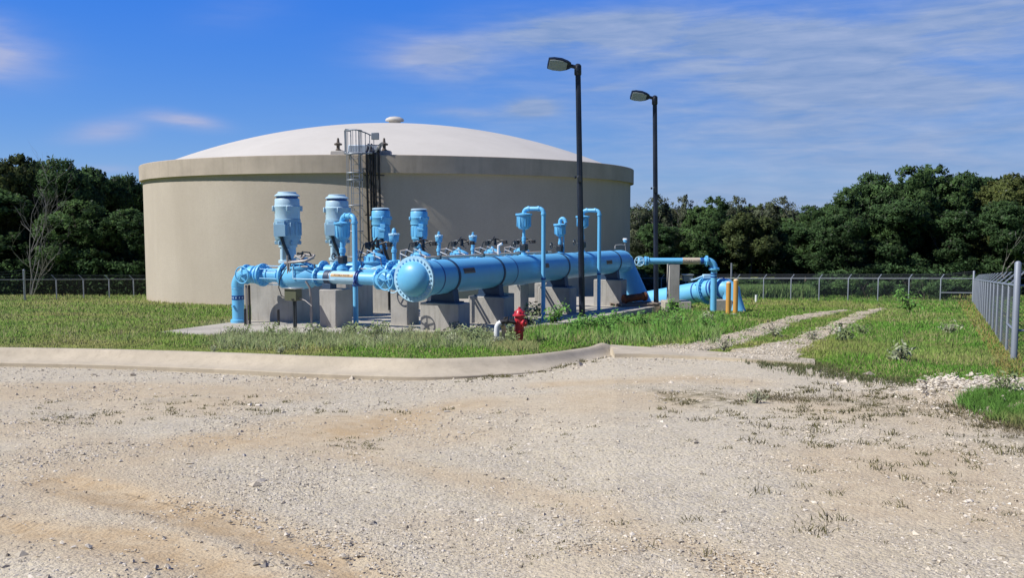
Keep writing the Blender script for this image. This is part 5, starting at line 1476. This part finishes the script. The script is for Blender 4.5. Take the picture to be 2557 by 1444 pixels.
PROT = [tree_proto(11, 10, 3.6, 'dark'), tree_proto(12, 10, 3.4, 'mid'), tree_proto(13, 10, 4.0, 'dark', lobes=20), tree_proto(14, 9, 3.6, 'olive'),
        tree_proto(15, 8, 3.2, 'grey', n=15000, size=.16, bare=3), tree_proto(16, 10, 3.8, 'mid', n=25000), tree_proto(17, 10, 3.4, 'yellow')]
TREES = [(-75, 385, 210, 77, 3, 'tree at the far left edge, cut by the picture frame'), (30, 374, 150, 79, 3, 'olive tree at far left, tallest above the left fence'), (100, 408, 120, 84, 0, 'dark tree behind the bleached dead tree'),
         (172, 402, 150, 79, 2, 'broad dark tree with a round top midway between the left edge and the water tank'), (245, 422, 130, 82, 0, 'dark tree second from the water tank on its left side'),
         (312, 440, 120, 85, 2, 'dark tree touching the left edge of the water tank'), (385, 452, 130, 88, 0, 'dark tree mostly hidden behind the left side of the water tank'),
         (205, 498, 170, 75, 5, 'low dark bushy tree right behind the left fence, midway'), (10, 475, 200, 76, 0, 'low dark bushy tree behind the tall left fence post'), (330, 525, 150, 76, 0, 'low dark bushy tree beside the tank wall at the left'),
         (1560, 500, 130, 92, 4, 'grey green tree peeking out from behind the right side of the tank'), (1622, 484, 120, 86, 4, 'pale twiggy tree behind the farther lamp post'),
         (1700, 486, 95, 90, 4, 'pale twiggy tree just right of the farther lamp post'), (1768, 490, 115, 84, 1, 'green tree above the elbow of the slim blue pipe'), (1838, 490, 110, 88, 4, 'grey green tree above the yellow bollards'),
         (1900, 500, 110, 91, 3, 'olive tree right of the yellow bollards'), (1952, 490, 130, 86, 4, 'round topped grey green tree above the gravel track'), (2012, 512, 110, 83, 5, 'green tree left of the lowest gap in the right tree line'),
         (2066, 512, 80, 90, 0, 'small dark tree in the lowest gap of the right tree line'), (2112, 468, 100, 79, 1, 'first of the tall right trees, with a small tuft on its left shoulder'),
         (2182, 436, 150, 80, 2, 'dark tree left of the highest tree on the right'), (2262, 412, 150, 78, 5, 'highest tree of the right tree line'), (2340, 410, 150, 80, 1, 'tall tree just right of the highest one'),
         (2412, 434, 120, 83, 0, 'dark tree above the far fence corner'), (2478, 434, 120, 79, 6, 'yellowish green tree above the receding fence'), (2545, 416, 130, 77, 6, 'yellowish green tree at the right edge of the picture'),
         (2640, 420, 160, 78, 6, 'tree beyond the right edge of the picture'), (1640, 560, 130, 78, 0, 'low dark tree between the tank and the farther lamp post'), (1760, 540, 130, 77, 5, 'low dark bushy tree right of the tall narrow concrete pier'),
         (1870, 524, 130, 76, 3, 'low olive bushy tree behind the yellow bollards'), (1985, 560, 130, 77, 0, 'low dark bushy tree above the bright grassy slope'), (2100, 522, 140, 74, 2, 'low dark bushy tree at the middle of the far fence'),
         (2240, 500, 150, 74, 0, 'low dark bushy tree under the highest tree'), (2380, 528, 150, 74, 2, 'low dark bushy tree left of the far fence corner'), (2510, 505, 150, 72, 0, 'low dark bushy tree behind the receding fence')]
used = set()
for i, (px, yt, w, Y, k, lb) in enumerate(TREES):
    pr, H0, R0 = PROT[k]
    o = pr if k not in used else copy_tree(pr); used.add(k)
    b = at(px, 700, Y); z = zg(b.x, Y) - .2; H = at(px, yt, Y).z - z; wm = w * Y / F / 2 * 1.18
    o.location = (b.x, Y, z); o.rotation_euler = (0, 0, (i * 1.7) % 6.28); o.scale = (wm / R0, wm / R0, H / H0); o['label'] = lb

# bleached dead tree at the left, leaning bare trunk at the right
def dead_tree(loc, H, seed, label, depth=3, dirs=None):
    rnd = random.Random(seed); r = thing('dead_tree', loc, label, 'dead tree'); m = MB()
    for (dx, L, rad) in dirs: limb(m, V(loc) + V((dx * .4, 0, 0)), V((dx, 0, 1)).normalized(), H * L, rad, depth, rnd, 6)
    m.build('branches', 'dead', r)
b = at(78, 735, 71.5); dead_tree((b.x, 71.5, zg(0, 71.5)), 7.2, 6, 'bleached bare dead tree with many thin branches behind the left fence', 3, [(-.06, .95, .06), (.10, .85, .055), (.30, .72, .045), (-.2, .7, .04), (.5, .6, .035)])
b = at(2500, 655, 70); dead_tree((b.x, 70, b.z - 1.2), 5.0, 9, 'bare leaning branch among the yellowish trees near the right edge', 1, [(.5, 1.0, .07), (.25, .7, .04)])


def foliage_mass(name, label, cat, x0, x1, Y0, Y1, top, n, size, kind, seed, group=None):
    rs = np.random.RandomState(seed); px = rs.uniform(x0, x1, n); Y = rs.uniform(Y0, Y1, n)
    X = (px - 1278.5) / F * Y; zb = zg_np(Y)
    yt = np.array([np.interp(a, [t[0] for t in top], [t[1] for t in top]) for a in px]) + (fbm(X * .5 + seed, Y * .2) - .5) * 46
    zt = CAMZ + (550 - yt) / F * Y; z = zb + (zt - zb) * rs.rand(n) ** .7
    pts = np.stack([X, Y, z], -1); lum = .5 + fbm(X * .8, z * .8 + seed) * 1.1
    col = np.array(GREENS[kind])[None] * (lum * rs.uniform(.6, 1.4, n))[:, None]
    nr = rs.normal(size=(n, 3)) * .6 + np.array([0, -.5, .55]); nr[:, 0] += (fbm(X * .7 + seed, z * .7) - .5) * 4; nr /= np.linalg.norm(nr, axis=1)[:, None]
    v, f, c = leaf_cloud(pts, size, col, rs); o = np_mesh(name, v, f, 'leaf', {'col': ('FLOAT_COLOR', c), 'nrm': ('FLOAT_COLOR', np.repeat(nr * .5 + .5, 4, axis=0))}, kind='stuff'); o['label'] = label; o['category'] = cat
foliage_mass('woodland', 'dense dark wood closing the view behind the left trees', 'wood', -250, 420, 88, 96, [(-250, 425), (0, 420), (200, 440), (420, 475)], 60000, .34, 'dark', 3)
foliage_mass('woodland', 'dense dark wood closing the view behind the right trees', 'wood', 1500, 2800, 93, 103, [(1500, 525), (1700, 530), (1900, 525), (2050, 535), (2150, 490), (2280, 450), (2500, 455), (2800, 440)], 110000, .36, 'dark', 4)
foliage_mass('undergrowth', 'dark undergrowth along the foot of the left trees', 'undergrowth', -250, 400, 72, 77, [(-250, 640), (400, 655)], 30000, .22, 'dark', 5)
foliage_mass('undergrowth', 'dark undergrowth along the foot of the right trees', 'undergrowth', 1560, 2800, 70, 76, [(1560, 665), (1640, 700), (2020, 705), (2070, 670), (2800, 655)], 60000, .22, 'dark', 6)


def shrub_proto(seed, H, R, kind, n=3500, size=.09):
    rs = np.random.RandomState(seed); r = thing('shrub', (0, 0, 0), '', 'shrub', 'shrubs beyond the far fence')
    P_, lc, nr = crown_points(rs, n, H, R, 8, .0, .8); col = np.array(GREENS[kind])[None] * 1.2 * (lc * rs.uniform(.6, 1.5, n))[:, None]
    v, f, c = leaf_cloud(P_, size, col, rs); np_mesh('foliage', v, f, 'leaf', {'col': ('FLOAT_COLOR', c), 'nrm': ('FLOAT_COLOR', np.repeat(nr * .5 + .5, 4, axis=0))}, parent=r)
    m = MB(); rnd = random.Random(seed)
    for k in range(4): a = k * 1.6; limb(m, V((0, 0, -.1)), V((math.cos(a) * .5, math.sin(a) * .5, 1)).normalized(), H * .8, .03, 1, rnd, 3)
    m.build('stem', 'bark', r); return r
SP = [shrub_proto(31, 1.6, 1.3, 'dark'), shrub_proto(32, 1.6, 1.4, 'mid')]
SH = [(2060, 64, 1.1, 'dark shrub beyond the far fence at the left end of the shrub row'), (2115, 63, 1.0, 'dark shrub beyond the far fence, second in the shrub row'), (2165, 62.5, 1.1, 'low shrub in the middle of the far fence'),
      (2215, 62, .9, 'low dark shrub right of the track end beyond the fence'), (2262, 62, 1.1, 'green shrub beyond the far fence above the tall weed clump'), (2310, 61, 1.0, 'dark shrub beyond the far fence, third from the corner'),
      (2362, 60, 1.1, 'dark shrub beyond the far fence, second from the corner'), (2408, 60, 1.15, 'lighter shrub beyond the far fence nearest the corner'), (2475, 58, 1.2, 'shrub seen through the receding fence')]
for i, (px, Y, s, lb) in enumerate(SH):
    o = SP[i] if i < 2 else copy_tree(SP[i % 2]); b = at(px, 740, Y); o.location = (b.x, Y, zg(0, Y) - .05); o.scale = (s, s, s * .95); o.rotation_euler = (0, 0, i * 2.1); o['label'] = lb

# ------------------------------------------------------------------ grass



def to_ground_np(px, py, off=0.0):
    a = (px - 1278.5) / F; b = (722 - py) / F; dy = cp + b * spt; dz = -spt + b * cp
    t = (off - CAMZ) / (dz + SL * dy); return a * t, dy * t


def blades(X, Y, Z, h, w, col, rs, bend=.5, seg=2):
    n = len(X); ang = rs.uniform(0, 2 * PI, n); face = rs.uniform(-.7, .7, n)
    bx, by = np.cos(ang), np.sin(ang); wx, wy = np.cos(face), np.sin(face)
    lean = rs.uniform(.05, bend, n) * h
    def ring(t, ww):
        cx = X + bx * lean * t * t; cy = Y + by * lean * t * t; cz = Z + h * t * (1 - .18 * t * (lean / h))
        return np.stack([cx - wx * ww, cy - wy * ww, cz], -1), np.stack([cx + wx * ww, cy + wy * ww, cz], -1)
    a0, a1 = ring(0, w * .5); b0, b1 = ring(.55, w * .42); c0, c1 = ring(1.0, w * .06)
    v = np.stack([a0, a1, b0, b1, c0, c1], 1).reshape(-1, 3); o = (np.arange(n) * 6)[:, None]
    f = np.concatenate([o + np.array([[0, 1, 3, 2]]), o + np.array([[2, 3, 5, 4]])], 0)
    return v, f, np.repeat(col, 6, axis=0)


def grass_region(seed, N, pxr, pyr, keep, height, colour, wfac=1.0, bend=.5, zoff=-.02):
    rs = np.random.RandomState(seed); px = rs.uniform(*pxr, N); py = rs.uniform(*pyr, N)
    k = keep(px, py, rs); px, py = px[k], py[k]
    X, Y = to_ground_np(px, py); Z = -SL * Y + zoff
    k = (Y > 0) & (Y < 72) & ~in_poly(X, Y, PADPOLY); px, py, X, Y, Z = px[k], py[k], X[k], Y[k], Z[k]
    h = height(px, py, X, Y, rs); c = colour(px, py, X, Y, rs); w = (.006 + Y * .00052) * rs.uniform(.6, 1.3, len(X)) * wfac
    return blades(X, Y, Z, h, w, c, rs, bend)


def lerp3(a, b, t): return np.array(a)[None] * (1 - t[:, None]) + np.array(b)[None] * t[:, None]


TRK = TRK_L + TRK_R[::-1]


def lawn_keep(px, py, rs):
    lb = np.interp(px, [p[0] for p in LB], [p[1] for p in LB]) + rs.uniform(-2.5, 2.5, len(px))
    k = py < lb
    tr = in_poly(px, py, TRK); n = fbm(px / 30.0, py / 8.0)
    rut = in_poly(px + rs.normal(0, 5, len(px)), py + rs.normal(0, 1.5, len(px)), RUTS[0]) | in_poly(px + rs.normal(0, 5, len(px)), py + rs.normal(0, 1.5, len(px)), RUTS[1])
    return k & (~tr | (tr & ~rut & ((n > .40) | (rs.rand(len(px)) < .3))) | (tr & rut & (n > .57) & (rs.rand(len(px)) < .3)))


def tall_zone(px, py):
    st = np.interp(px, [1285, 1330, 1440, 1500, 1630, 1700, 1840], [830, 812, 828, 822, 796, 778, 782])
    return np.exp(-(((px - 1570) / 250) ** 4)) * np.clip((py - st) / 12, 0, 1) * np.clip((868 - py) / 22, 0, 1) * (px > 1285)


def lawn_h(px, py, X, Y, rs):
    h = .05 + .09 * fbm(X * .5, Y * .5) + .10 * np.clip(fbm(X * 1.7 + 6, Y * 1.7) - .45, 0, 1) * 3 * rs.rand(len(X))
    h += .25 * tall_zone(px, py) * (.45 + fbm(X * .9, Y * .9) * .9)
    wd = np.clip((px - 520) / 60, 0, 1) * np.clip((1290 - px) / 60, 0, 1) * np.clip((878 - py) / 20, 0, 1) * np.clip((py - 806) / 8, 0, 1)
    h += .12 * wd * (1 - np.exp(-((px - 1270) / 70) ** 2)) * (.4 + fbm(X * 1.2, Y * 1.2))
    far = np.clip((Y - 40) / 25, 0, 1); h += .22 * far * fbm(X * .3, Y * .3)
    lb = np.interp(px, [p[0] for p in LB], [p[1] for p in LB]); h *= np.clip((lb - py) / 14, .45, 1)
    h *= 1 - .3 * in_poly(px, py, TRK)
    return h * rs.uniform(.6, 1.25, len(X))


def lawn_c(px, py, X, Y, rs):
    n = fbm(X * .22 + 5, Y * .22); n2 = fbm(X * .9 + 9, Y * .9 + 2)
    c = lerp3((.18, .36, .045), (.37, .41, .115), np.clip((n - .46) * 4 + (n2 - .5) * 1.5, 0, 1))
    g = np.clip(tall_zone(px, py) * 1.2 + np.clip((px - 2050) / 200, 0, 1) * .6, 0, 1) * np.clip(1.2 - n2, 0, 1)
    lf = np.clip((900 - px) / 500, 0, 1) * .45 * np.clip(n2 * 2 - .3, 0, 1); c = c * (1 - lf[:, None]) + np.array([.34, .34, .10])[None] * lf[:, None]
    c = c * (1 - g[:, None]) + np.array([.14, .38, .055])[None] * g[:, None]
    wd = np.clip((px - 480) / 80, 0, 1) * np.clip((1330 - px) / 80, 0, 1) * np.clip((876 - py) / 16, 0, 1) * np.clip((py - 800) / 8, 0, 1) * .75
    c = c * (1 - wd[:, None]) + np.array([.29, .32, .17])[None] * wd[:, None]
    # worn straw coloured edges: kerb side and fence foot
    st = rs.rand(len(px)); s = st < (.10 + .18 * (n2 > .58)); c[s] = np.array([.44, .39, .19]) * rs.uniform(.7, 1.15, (s.sum(), 1))
    fence_d = np.abs(px - np.interp(py, [757, 907], [2425, 2520])) < 34; k = fence_d & (rs.rand(len(px)) < .5); c[k] = np.array([.42, .34, .11])
    return c * rs.uniform(.85, 1.14, (len(px), 1)) * (.80 + .44 * fbm(X * 1.6 + 3, Y * 1.6 + 8))[:, None]


parts = [grass_region(101, 880000, (-420, 2980), (738, 985), lawn_keep, lawn_h, lawn_c)]
parts.append(grass_region(105, 26000, (1700, 2045), (741, 748), lambda px, py, rs: rs.rand(len(px)) < np.clip((px - 1690) / 60, 0, 1), lambda px, py, X, Y, rs: rs.uniform(.4, 1.15, len(X)) * np.clip((2050 - px) / 30, .3, 1), lambda px, py, X, Y, rs: lerp3((.11, .24, .06), (.22, .32, .11), rs.rand(len(px))), 1.6, .5))
parts.append(grass_region(106, 8000, (1215, 1345), (860, 882), lambda px, py, rs: rs.rand(len(px)) < np.exp(-((px - 1280) / 48) ** 2) * np.exp(-((py - 869) / 8) ** 2), lambda px, py, X, Y, rs: rs.uniform(.08, .2, len(X)), lambda px, py, X, Y, rs: lerp3((.22, .33, .10), (.42, .38, .18), rs.rand(len(px))), .8, .9))
def seed_keep(px, py, rs): return (np.interp(px, [p[0] for p in LB], [p[1] for p in LB]) - 6 > py) & (fbm(px / 45., py / 14.) > .38) & (np.abs(px - 1272) > 45)
parts.append(grass_region(102, 9000, (545, 1300), (818, 878), seed_keep, lambda px, py, X, Y, rs: rs.uniform(.16, .36, len(X)), lambda px, py, X, Y, rs: lerp3((.22, .33, .11), (.38, .41, .23), rs.rand(len(px))), .75, 1.3))
parts.append(grass_region(103, 5200, (1330, 1830), (792, 862), lambda px, py, rs: (fbm(px / 40., py / 14.) > .42) & (tall_zone(px, py - 12) > .5), lambda px, py, X, Y, rs: rs.uniform(.2, .45, len(X)), lambda px, py, X, Y, rs: lerp3((.16, .38, .06), (.36, .42, .18), rs.rand(len(px))), .9, 1.0))
parts.append(grass_region(104, 9000, (-100, 2500), (745, 860), lambda px, py, rs: (fbm(px / 80., py / 9.) > .5) & ~in_poly(px, py, TRK), lambda px, py, X, Y, rs: rs.uniform(.14, .30, len(X)), lambda px, py, X, Y, rs: lerp3((.28, .36, .10), (.50, .46, .24), rs.rand(len(px))), .7, .7))
off = 0; VV, FF, CC = [], [], []
for v, f, c in parts: VV.append(v); FF.append(f + off); CC.append(c); off += len(v)
v, f, c = map(np.concatenate, (VV, FF, CC))
o = np_mesh('grass', v, f, 'grass', {'col': ('FLOAT_COLOR', c)}, kind='stuff'); o['label'] = 'green and straw coloured grass of the field around the pads'; o['category'] = 'grass'

# grass patch and dry sward in the yard at the right
R1 = [(2395, 1000), (2440, 978), (2560, 966), (3000, 990), (3000, 1130), (2560, 1060), (2470, 1038)]
R2 = [(1850, 900), (2035, 903), (2280, 940), (2290, 962), (2150, 950), (2000, 930), (1900, 914)]
def keep1(px, py, rs): return in_poly(px + rs.normal(0, 14, len(px)), py + rs.normal(0, 6, len(px)), R1) & (fbm(px / 24.0, py / 10.0) > .36)
def keep2(px, py, rs): return in_poly(px + rs.normal(0, 8, len(px)), py + rs.normal(0, 4, len(px)), R2) & (fbm(px / 20.0, py / 7.0) > .34)
a = grass_region(111, 60000, (2380, 3000), (960, 1135), keep1, lambda px, py, X, Y, rs: (.05 + .14 * fbm(X * 2, Y * 2)) * rs.uniform(.6, 1.3, len(X)) * np.clip((1085 - py) / 30 + .2, .4, 1),
                 lambda px, py, X, Y, rs: lerp3((.12, .27, .045), (.28, .28, .11), np.clip((py - 1030) / 35 + rs.uniform(-.3, .3, len(px)), 0, 1)) * rs.uniform(.7, 1.25, (len(px), 1)), .62, .8, -.05)
b = grass_region(112, 12000, (1840, 2300), (895, 965), keep2, lambda px, py, X, Y, rs: (.04 + .10 * fbm(X * 2, Y * 2)) * rs.uniform(.6, 1.3, len(X)),
                 lambda px, py, X, Y, rs: lerp3((.09, .15, .04), (.22, .20, .10), rs.rand(len(px))) * rs.uniform(.6, 1.2, (len(px), 1)), .7, .9, -.04)
def bandd(px, py, pts): return py - np.interp(px, [p[0] for p in pts], [p[1] for p in pts])
BL = [(1900, 985), (2050, 998), (2200, 1008), (2350, 1022), (2470, 1046), (2600, 1078), (3000, 1150)]
def keep3(px, py, rs):
    d = bandd(px, py, BL); s = np.interp(px, [1900, 2050, 2300, 2600], [5, 14, 22, 22]); n = fbm(px / 22.0, py / 6.0)
    return (np.exp(-(d / s) ** 2) * (n > .40) > rs.rand(len(px)))
d_ = grass_region(113, 60000, (1900, 2900), (950, 1180), keep3, lambda px, py, X, Y, rs: (.025 + .05 * fbm(X * 2, Y * 2)) * rs.uniform(.6, 1.5, len(X)),
                  lambda px, py, X, Y, rs: lerp3((.13, .12, .06), (.25, .20, .12), rs.rand(len(px))) * rs.uniform(.6, 1.2, (len(px), 1)), .6, 1.3, -.055)


def tuft_field(seed, centres, nb, hr, spread, cols):
    rs = np.random.RandomState(seed); X, Y, Z, h, col = [], [], [], [], []
    for (px, py, s) in centres:
        x0, y0 = to_ground_np(np.array([px]), np.array([py]), -.1); n = max(5, int(nb * s)); sp = spread * s
        x = x0 + rs.normal(0, sp, n); y = y0 + rs.normal(0, sp * .8, n)
        X.append(x); Y.append(y); Z.append(zgravel(x, y) - .01); h.append(rs.uniform(*hr, n) * s); k = rs.rand(n)
        col.append((np.array(cols[0])[None] * (1 - k[:, None]) + np.array(cols[1])[None] * k[:, None]) * rs.uniform(.6, 1.2, (n, 1)))
    X, Y, Z, h, col = map(np.concatenate, (X, Y, Z, h, col)); w = (.004 + Y * .0006) * rs.uniform(.6, 1.2, len(X))
    return blades(X, Y, Z, h, w, col, rs, 1.6)
rs = np.random.RandomState(77); cen = []
while len(cen) < 430:
    px, py = rs.uniform(1650, 2750), rs.uniform(968, 1260)
    dens = np.exp(-(bandd(px, py, BL) / 60) ** 2) * np.clip((px - 1600) / 500, .1, 1)
    if bandd(px, py, BL) > 0: dens = max(dens, np.exp(-bandd(px, py, BL) / 75) * np.clip((px - 1500) / 500, .15, 1))
    if rs.rand() < dens and fbm(np.array([px / 60.]), np.array([py / 20.]))[0] > .42: cen.append((px, py, rs.uniform(.5, 1.5)))
for k in range(110): cen.append((rs.uniform(1250, 2557), rs.uniform(1000, 1420), rs.uniform(.3, .8)))
for k in range(70): px = rs.normal(600, 220); cen.append((px, 1003 + rs.normal(0, 14), rs.uniform(.5, 1.3)))
for k in range(45): cen.append((rs.uniform(60, 300), rs.uniform(1005, 1045), rs.uniform(.4, 1.0)))
for k in range(30): cen.append((rs.uniform(780, 960), rs.normal(1090, 12), rs.uniform(.4, .9)))
for k in range(70): px = rs.uniform(1140, 1570); cen.append((px, np.interp(px, [1140, 1300, 1440, 1570], [936, 921, 908, 888]) + rs.normal(0, 3), rs.uniform(.6, 1.4)))
for k in range(40): px = rs.uniform(1570, 2030); cen.append((px, np.interp(px, [1570, 2030], [889, 912]) + rs.normal(0, 3), rs.uniform(.5, 1.2)))
for p in [(2030, 1360, 1.5), (2050, 1352, 1.3), (2075, 1325, 1.5), (1725, 1322, 1.2), (1545, 1327, 1.0), (2240, 1290, 1.3), (2015, 1200, 1.2), (2520, 1155, 1.6), (1880, 1000, 1.6), (1920, 998, 1.4)]: cen.append(p)
e_ = tuft_field(5, cen, 16, (.02, .06), .045, ((.13, .13, .05), (.22, .19, .09)))
allp = [a, b, d_, e_]; off = 0; VV, FF, CC = [], [], []
for v, f, c in allp: VV.append(v); FF.append(f + off); CC.append(c); off += len(v)
o = np_mesh('yard_grass', np.concatenate(VV), np.concatenate(FF), 'grass', {'col': ('FLOAT_COLOR', np.concatenate(CC))}, kind='stuff'); o['label'] = 'sparse dry grass tufts and sward growing through the gravel'; o['category'] = 'grass'


# leafy weeds (each a plant of its own)
def weed_proto(seed, H, R, col, n=160, size=.05, stems=9):
    rs = np.random.RandomState(seed); rnd = random.Random(seed); r = thing('weed', (0, 0, 0), '', 'weed', 'leafy weeds in the grass')
    m = MB(); C_ = []
    for k in range(stems):
        a = rnd.uniform(0, 6.28); d = V((math.cos(a) * rnd.uniform(.1, .7), math.sin(a) * rnd.uniform(.1, .7), 1)).normalized(); L = H * rnd.uniform(.6, 1.1)
        pts = [V((0, 0, 0)), d * L * .5, d * L + V((math.cos(a), math.sin(a), -.2)) * L * .12]; m.tube(pts, [.007, .005, .003], 4)
        for j in range(n // stems): t = rnd.uniform(.25, 1.05); q = pts[1] * (2 * t) if t < .5 else pts[1].lerp(pts[2], min(1.1, (t - .5) * 2)); C_.append((q.x + rnd.gauss(0, R * .22), q.y + rnd.gauss(0, R * .22), q.z + rnd.gauss(0, .03)))
    m.build('stem', 'bark', r); C_ = np.array(C_); col = np.array(col)[None] * rs.uniform(.6, 1.4, (len(C_), 1)); v, f, c = leaf_cloud(C_, size, col, rs, .5, 2.0)
    np_mesh('foliage', v, f, 'grass', {'col': ('FLOAT_COLOR', c)}, parent=r); return r
WP = [weed_proto(51, .42, .3, (.26, .33, .15)), weed_proto(52, .36, .3, (.34, .38, .24)), weed_proto(53, .55, .3, (.15, .33, .07), n=240), weed_proto(54, .34, .35, (.33, .35, .23), n=120, size=.04)]
rs = np.random.RandomState(8)
NAMED = [(2105, 858, 0, 1.2, 'broad leafy grey green weed beside the white pipe stub'), (2152, 840, 0, .9, 'leafy weed right of the white pipe stub'), (2368, 838, 1, 1.2, 'pale flowering weed in the middle of the right grass'), (2245, 912, 1, 1.2, 'grey weed near the lower edge of the right grass'),
         (2275, 782, 2, 2.0, 'bright green bushy weed at the end of the gravel track'), (1935, 843, 3, 1.3, 'dark scrubby weed between the two wheel ruts'), (2030, 852, 3, 1.0, 'scrubby weed at the right rut of the track'), (1808, 876, 3, 1.0, 'scrubby weed on the track by the concrete strip'),
         (1762, 812, 1, 1.3, 'pale tangled weed below the slim blue riser'), (1700, 800, 2, 1.5, 'tall green weed in front of the tall narrow pier'), (1335, 800, 0, 1.7, 'tall leafy weed right behind the red hydrant'), (1322, 818, 0, 1.4, 'leafy weed touching the red hydrant at its right'),
         (1375, 815, 2, 1.5, 'bright green weed under the first tall vent pipe'), (1472, 826, 3, 1.1, 'thin weed at the foot of the nearer lamp post'), (1560, 826, 2, 1.2, 'green weed right of the nearer lamp post'), (1505, 838, 2, 1.2, 'green weed in the lush grass between the lamp posts'),
         (1890, 1000, 3, .6, 'lone dead weed stalk standing in the gravel'), (2505, 978, 0, .8, 'leafy weed by the white rubble'), (700, 884, 1, .5, 'small pale weed at the kerb edge, left one'), (535, 880, 1, .45, 'small pale weed at the kerb edge, leftmost')]
for k in range(46):
    px = rs.uniform(560, 1290); NAMED.append((px, rs.uniform(832, 866), [0, 3, 0, 1][k % 4], rs.uniform(.65, 1.1), 'leafy grey green weed in the tangle along the front of the concrete pad'))
for k in range(16): qx = rs.uniform(1400, 1830); NAMED.append((qx, max(rs.uniform(800, 850), np.interp(qx, [1400, 1500, 1630, 1700], [845, 836, 812, 792])), 2, rs.uniform(.8, 1.3), 'green weed in the lush grass below the slim blue pipe'))
used = set()
for i, (px, py, k, s, lb) in enumerate(NAMED):
    o = WP[k] if k not in used else copy_tree(WP[k]); used.add(k); b = G(px, py); o.location = (b.x, b.y, -SL * b.y - .02 + (zgravel(np.array([b.x]), np.array([b.y]))[0] + SL * b.y if py > 960 else 0)); s *= 1.0; o.scale = (s, s, s); o.rotation_euler = (0, 0, i * 1.3); o['label'] = lb

# ------------------------------------------------------------------ loose stones
def stones(name, X, Y, Z, size, col, rs, label):
    n = len(X); base = np.array([[1, 0, 0], [-1, 0, 0], [0, 1, 0], [0, -1, 0], [0, 0, 1], [0, 0, -1]], float)
    v = base[None] * rs.uniform(.6, 1.2, (n, 6, 1)) + rs.normal(0, .22, (n, 6, 3)); v *= np.stack([rs.uniform(.7, 1.3, n), rs.uniform(.6, 1.2, n), rs.uniform(.35, .8, n)], -1)[:, None]
    a = rs.uniform(0, 6.28, n); ca, sa = np.cos(a)[:, None], np.sin(a)[:, None]; x = v[..., 0] * ca - v[..., 1] * sa; y = v[..., 0] * sa + v[..., 1] * ca
    v = np.stack([x, y, v[..., 2]], -1) * size[:, None, None] * .5; v += np.stack([X, Y, Z + size * .08], -1)[:, None]
    tri = np.array([[0, 2, 4], [2, 1, 4], [1, 3, 4], [3, 0, 4], [2, 0, 5], [1, 2, 5], [3, 1, 5], [0, 3, 5]]); f = ((np.arange(n) * 6)[:, None, None] + tri[None]).reshape(-1, 3)
    o = np_mesh(name, v.reshape(-1, 3), f, 'stone', {'col': ('FLOAT_COLOR', np.repeat(col, 6, axis=0))}, kind='stuff'); o['label'] = label; o['category'] = 'stones'; return o
def stone_col(n, rs, white=.25):
    k = rs.rand(n); c = np.array([.56, .50, .40])[None] * rs.uniform(.6, 1.2, (n, 1)); c[k < white] = np.array([.62, .57, .49]) * rs.uniform(.85, 1.15, ((k < white).sum(), 1))
    m_ = k > .90; c[m_] = np.array([.31, .27, .215]) * rs.uniform(.7, 1.2, (m_.sum(), 1)); m_ = (k > .82) & (k < .9); c[m_] = np.array([.44, .40, .335]) * rs.uniform(.8, 1.2, (m_.sum(), 1)); return c
rs = np.random.RandomState(91); N = 150000
px = rs.uniform(-350, 2900, N); py = rs.uniform(885, 1560, N); X, Y = to_ground_np(px, py, -.15)
ye = np.interp(X / Y, EW[:, 0], EW[:, 1]); k = (Y < ye - .05) & (Y > 2.5)
sandm = np.zeros(N)
for pts_, w_, amp, mk in TL: d, _ = seg_dist(X, Y, pts_); sandm = np.maximum(sandm, np.exp(-(d / (w_ * 1.3)) ** 2) * amp)
patch = fbm(X * .9 + 70, Y * .9); edge = np.exp(-(ye - Y) / 1.2)
k &= rs.rand(N) < np.clip((patch - .36) * 3.2 + edge * .8, .08, 1) * (1 - .88 * sandm)
X, Y, edge = X[k], Y[k], edge[k]; n = len(X)
size = (.008 + .0010 * Y) * np.exp(rs.normal(0, .42, n)) * (1 + .7 * edge) * (1 + .9 * np.exp(-((X + 2.2) / .9) ** 2 - ((Y - 5.2) / .9) ** 2)); big = rs.rand(n) < .006; size[big] *= 2.3
stones('gravel_stones', X, Y, zgravel(X, Y), size, stone_col(n, rs), rs, 'loose pale crushed stone strewn over the yard')
# white rubble at the right edge, stones in the track and along the lawn edge
N = 5000; px = rs.uniform(2290, 2900, N); py = rs.normal(0, 1, N) * 11 + np.interp(px, [2290, 2350, 2450, 2557, 2900], [962, 955, 958, 966, 1000]); X, Y = to_ground_np(px, py, -.02); k = fbm(px / 30., py / 10.) > .38
X, Y = X[k], Y[k]; n = len(X); stones('rubble', X, Y, -SL * Y - .03 + rs.uniform(0, .05, n), rs.uniform(.02, .085, n) * np.exp(rs.normal(0, .2, n)), stone_col(n, rs, .35), rs, 'white limestone rubble at the edge of the right grass')
N = 22000; px = rs.uniform(1600, 2240, N); py = rs.uniform(765, 906, N); k = in_poly(px, py, RUTS[0]) | in_poly(px, py, RUTS[1]); px, py = px[k], py[k]; X, Y = to_ground_np(px, py, .02)
n = len(X); stones('track_stones', X, Y, -SL * Y + .03, rs.uniform(.02, .06, n), stone_col(n, rs, .2), rs, 'loose pale stones lying in the wheel ruts of the track')
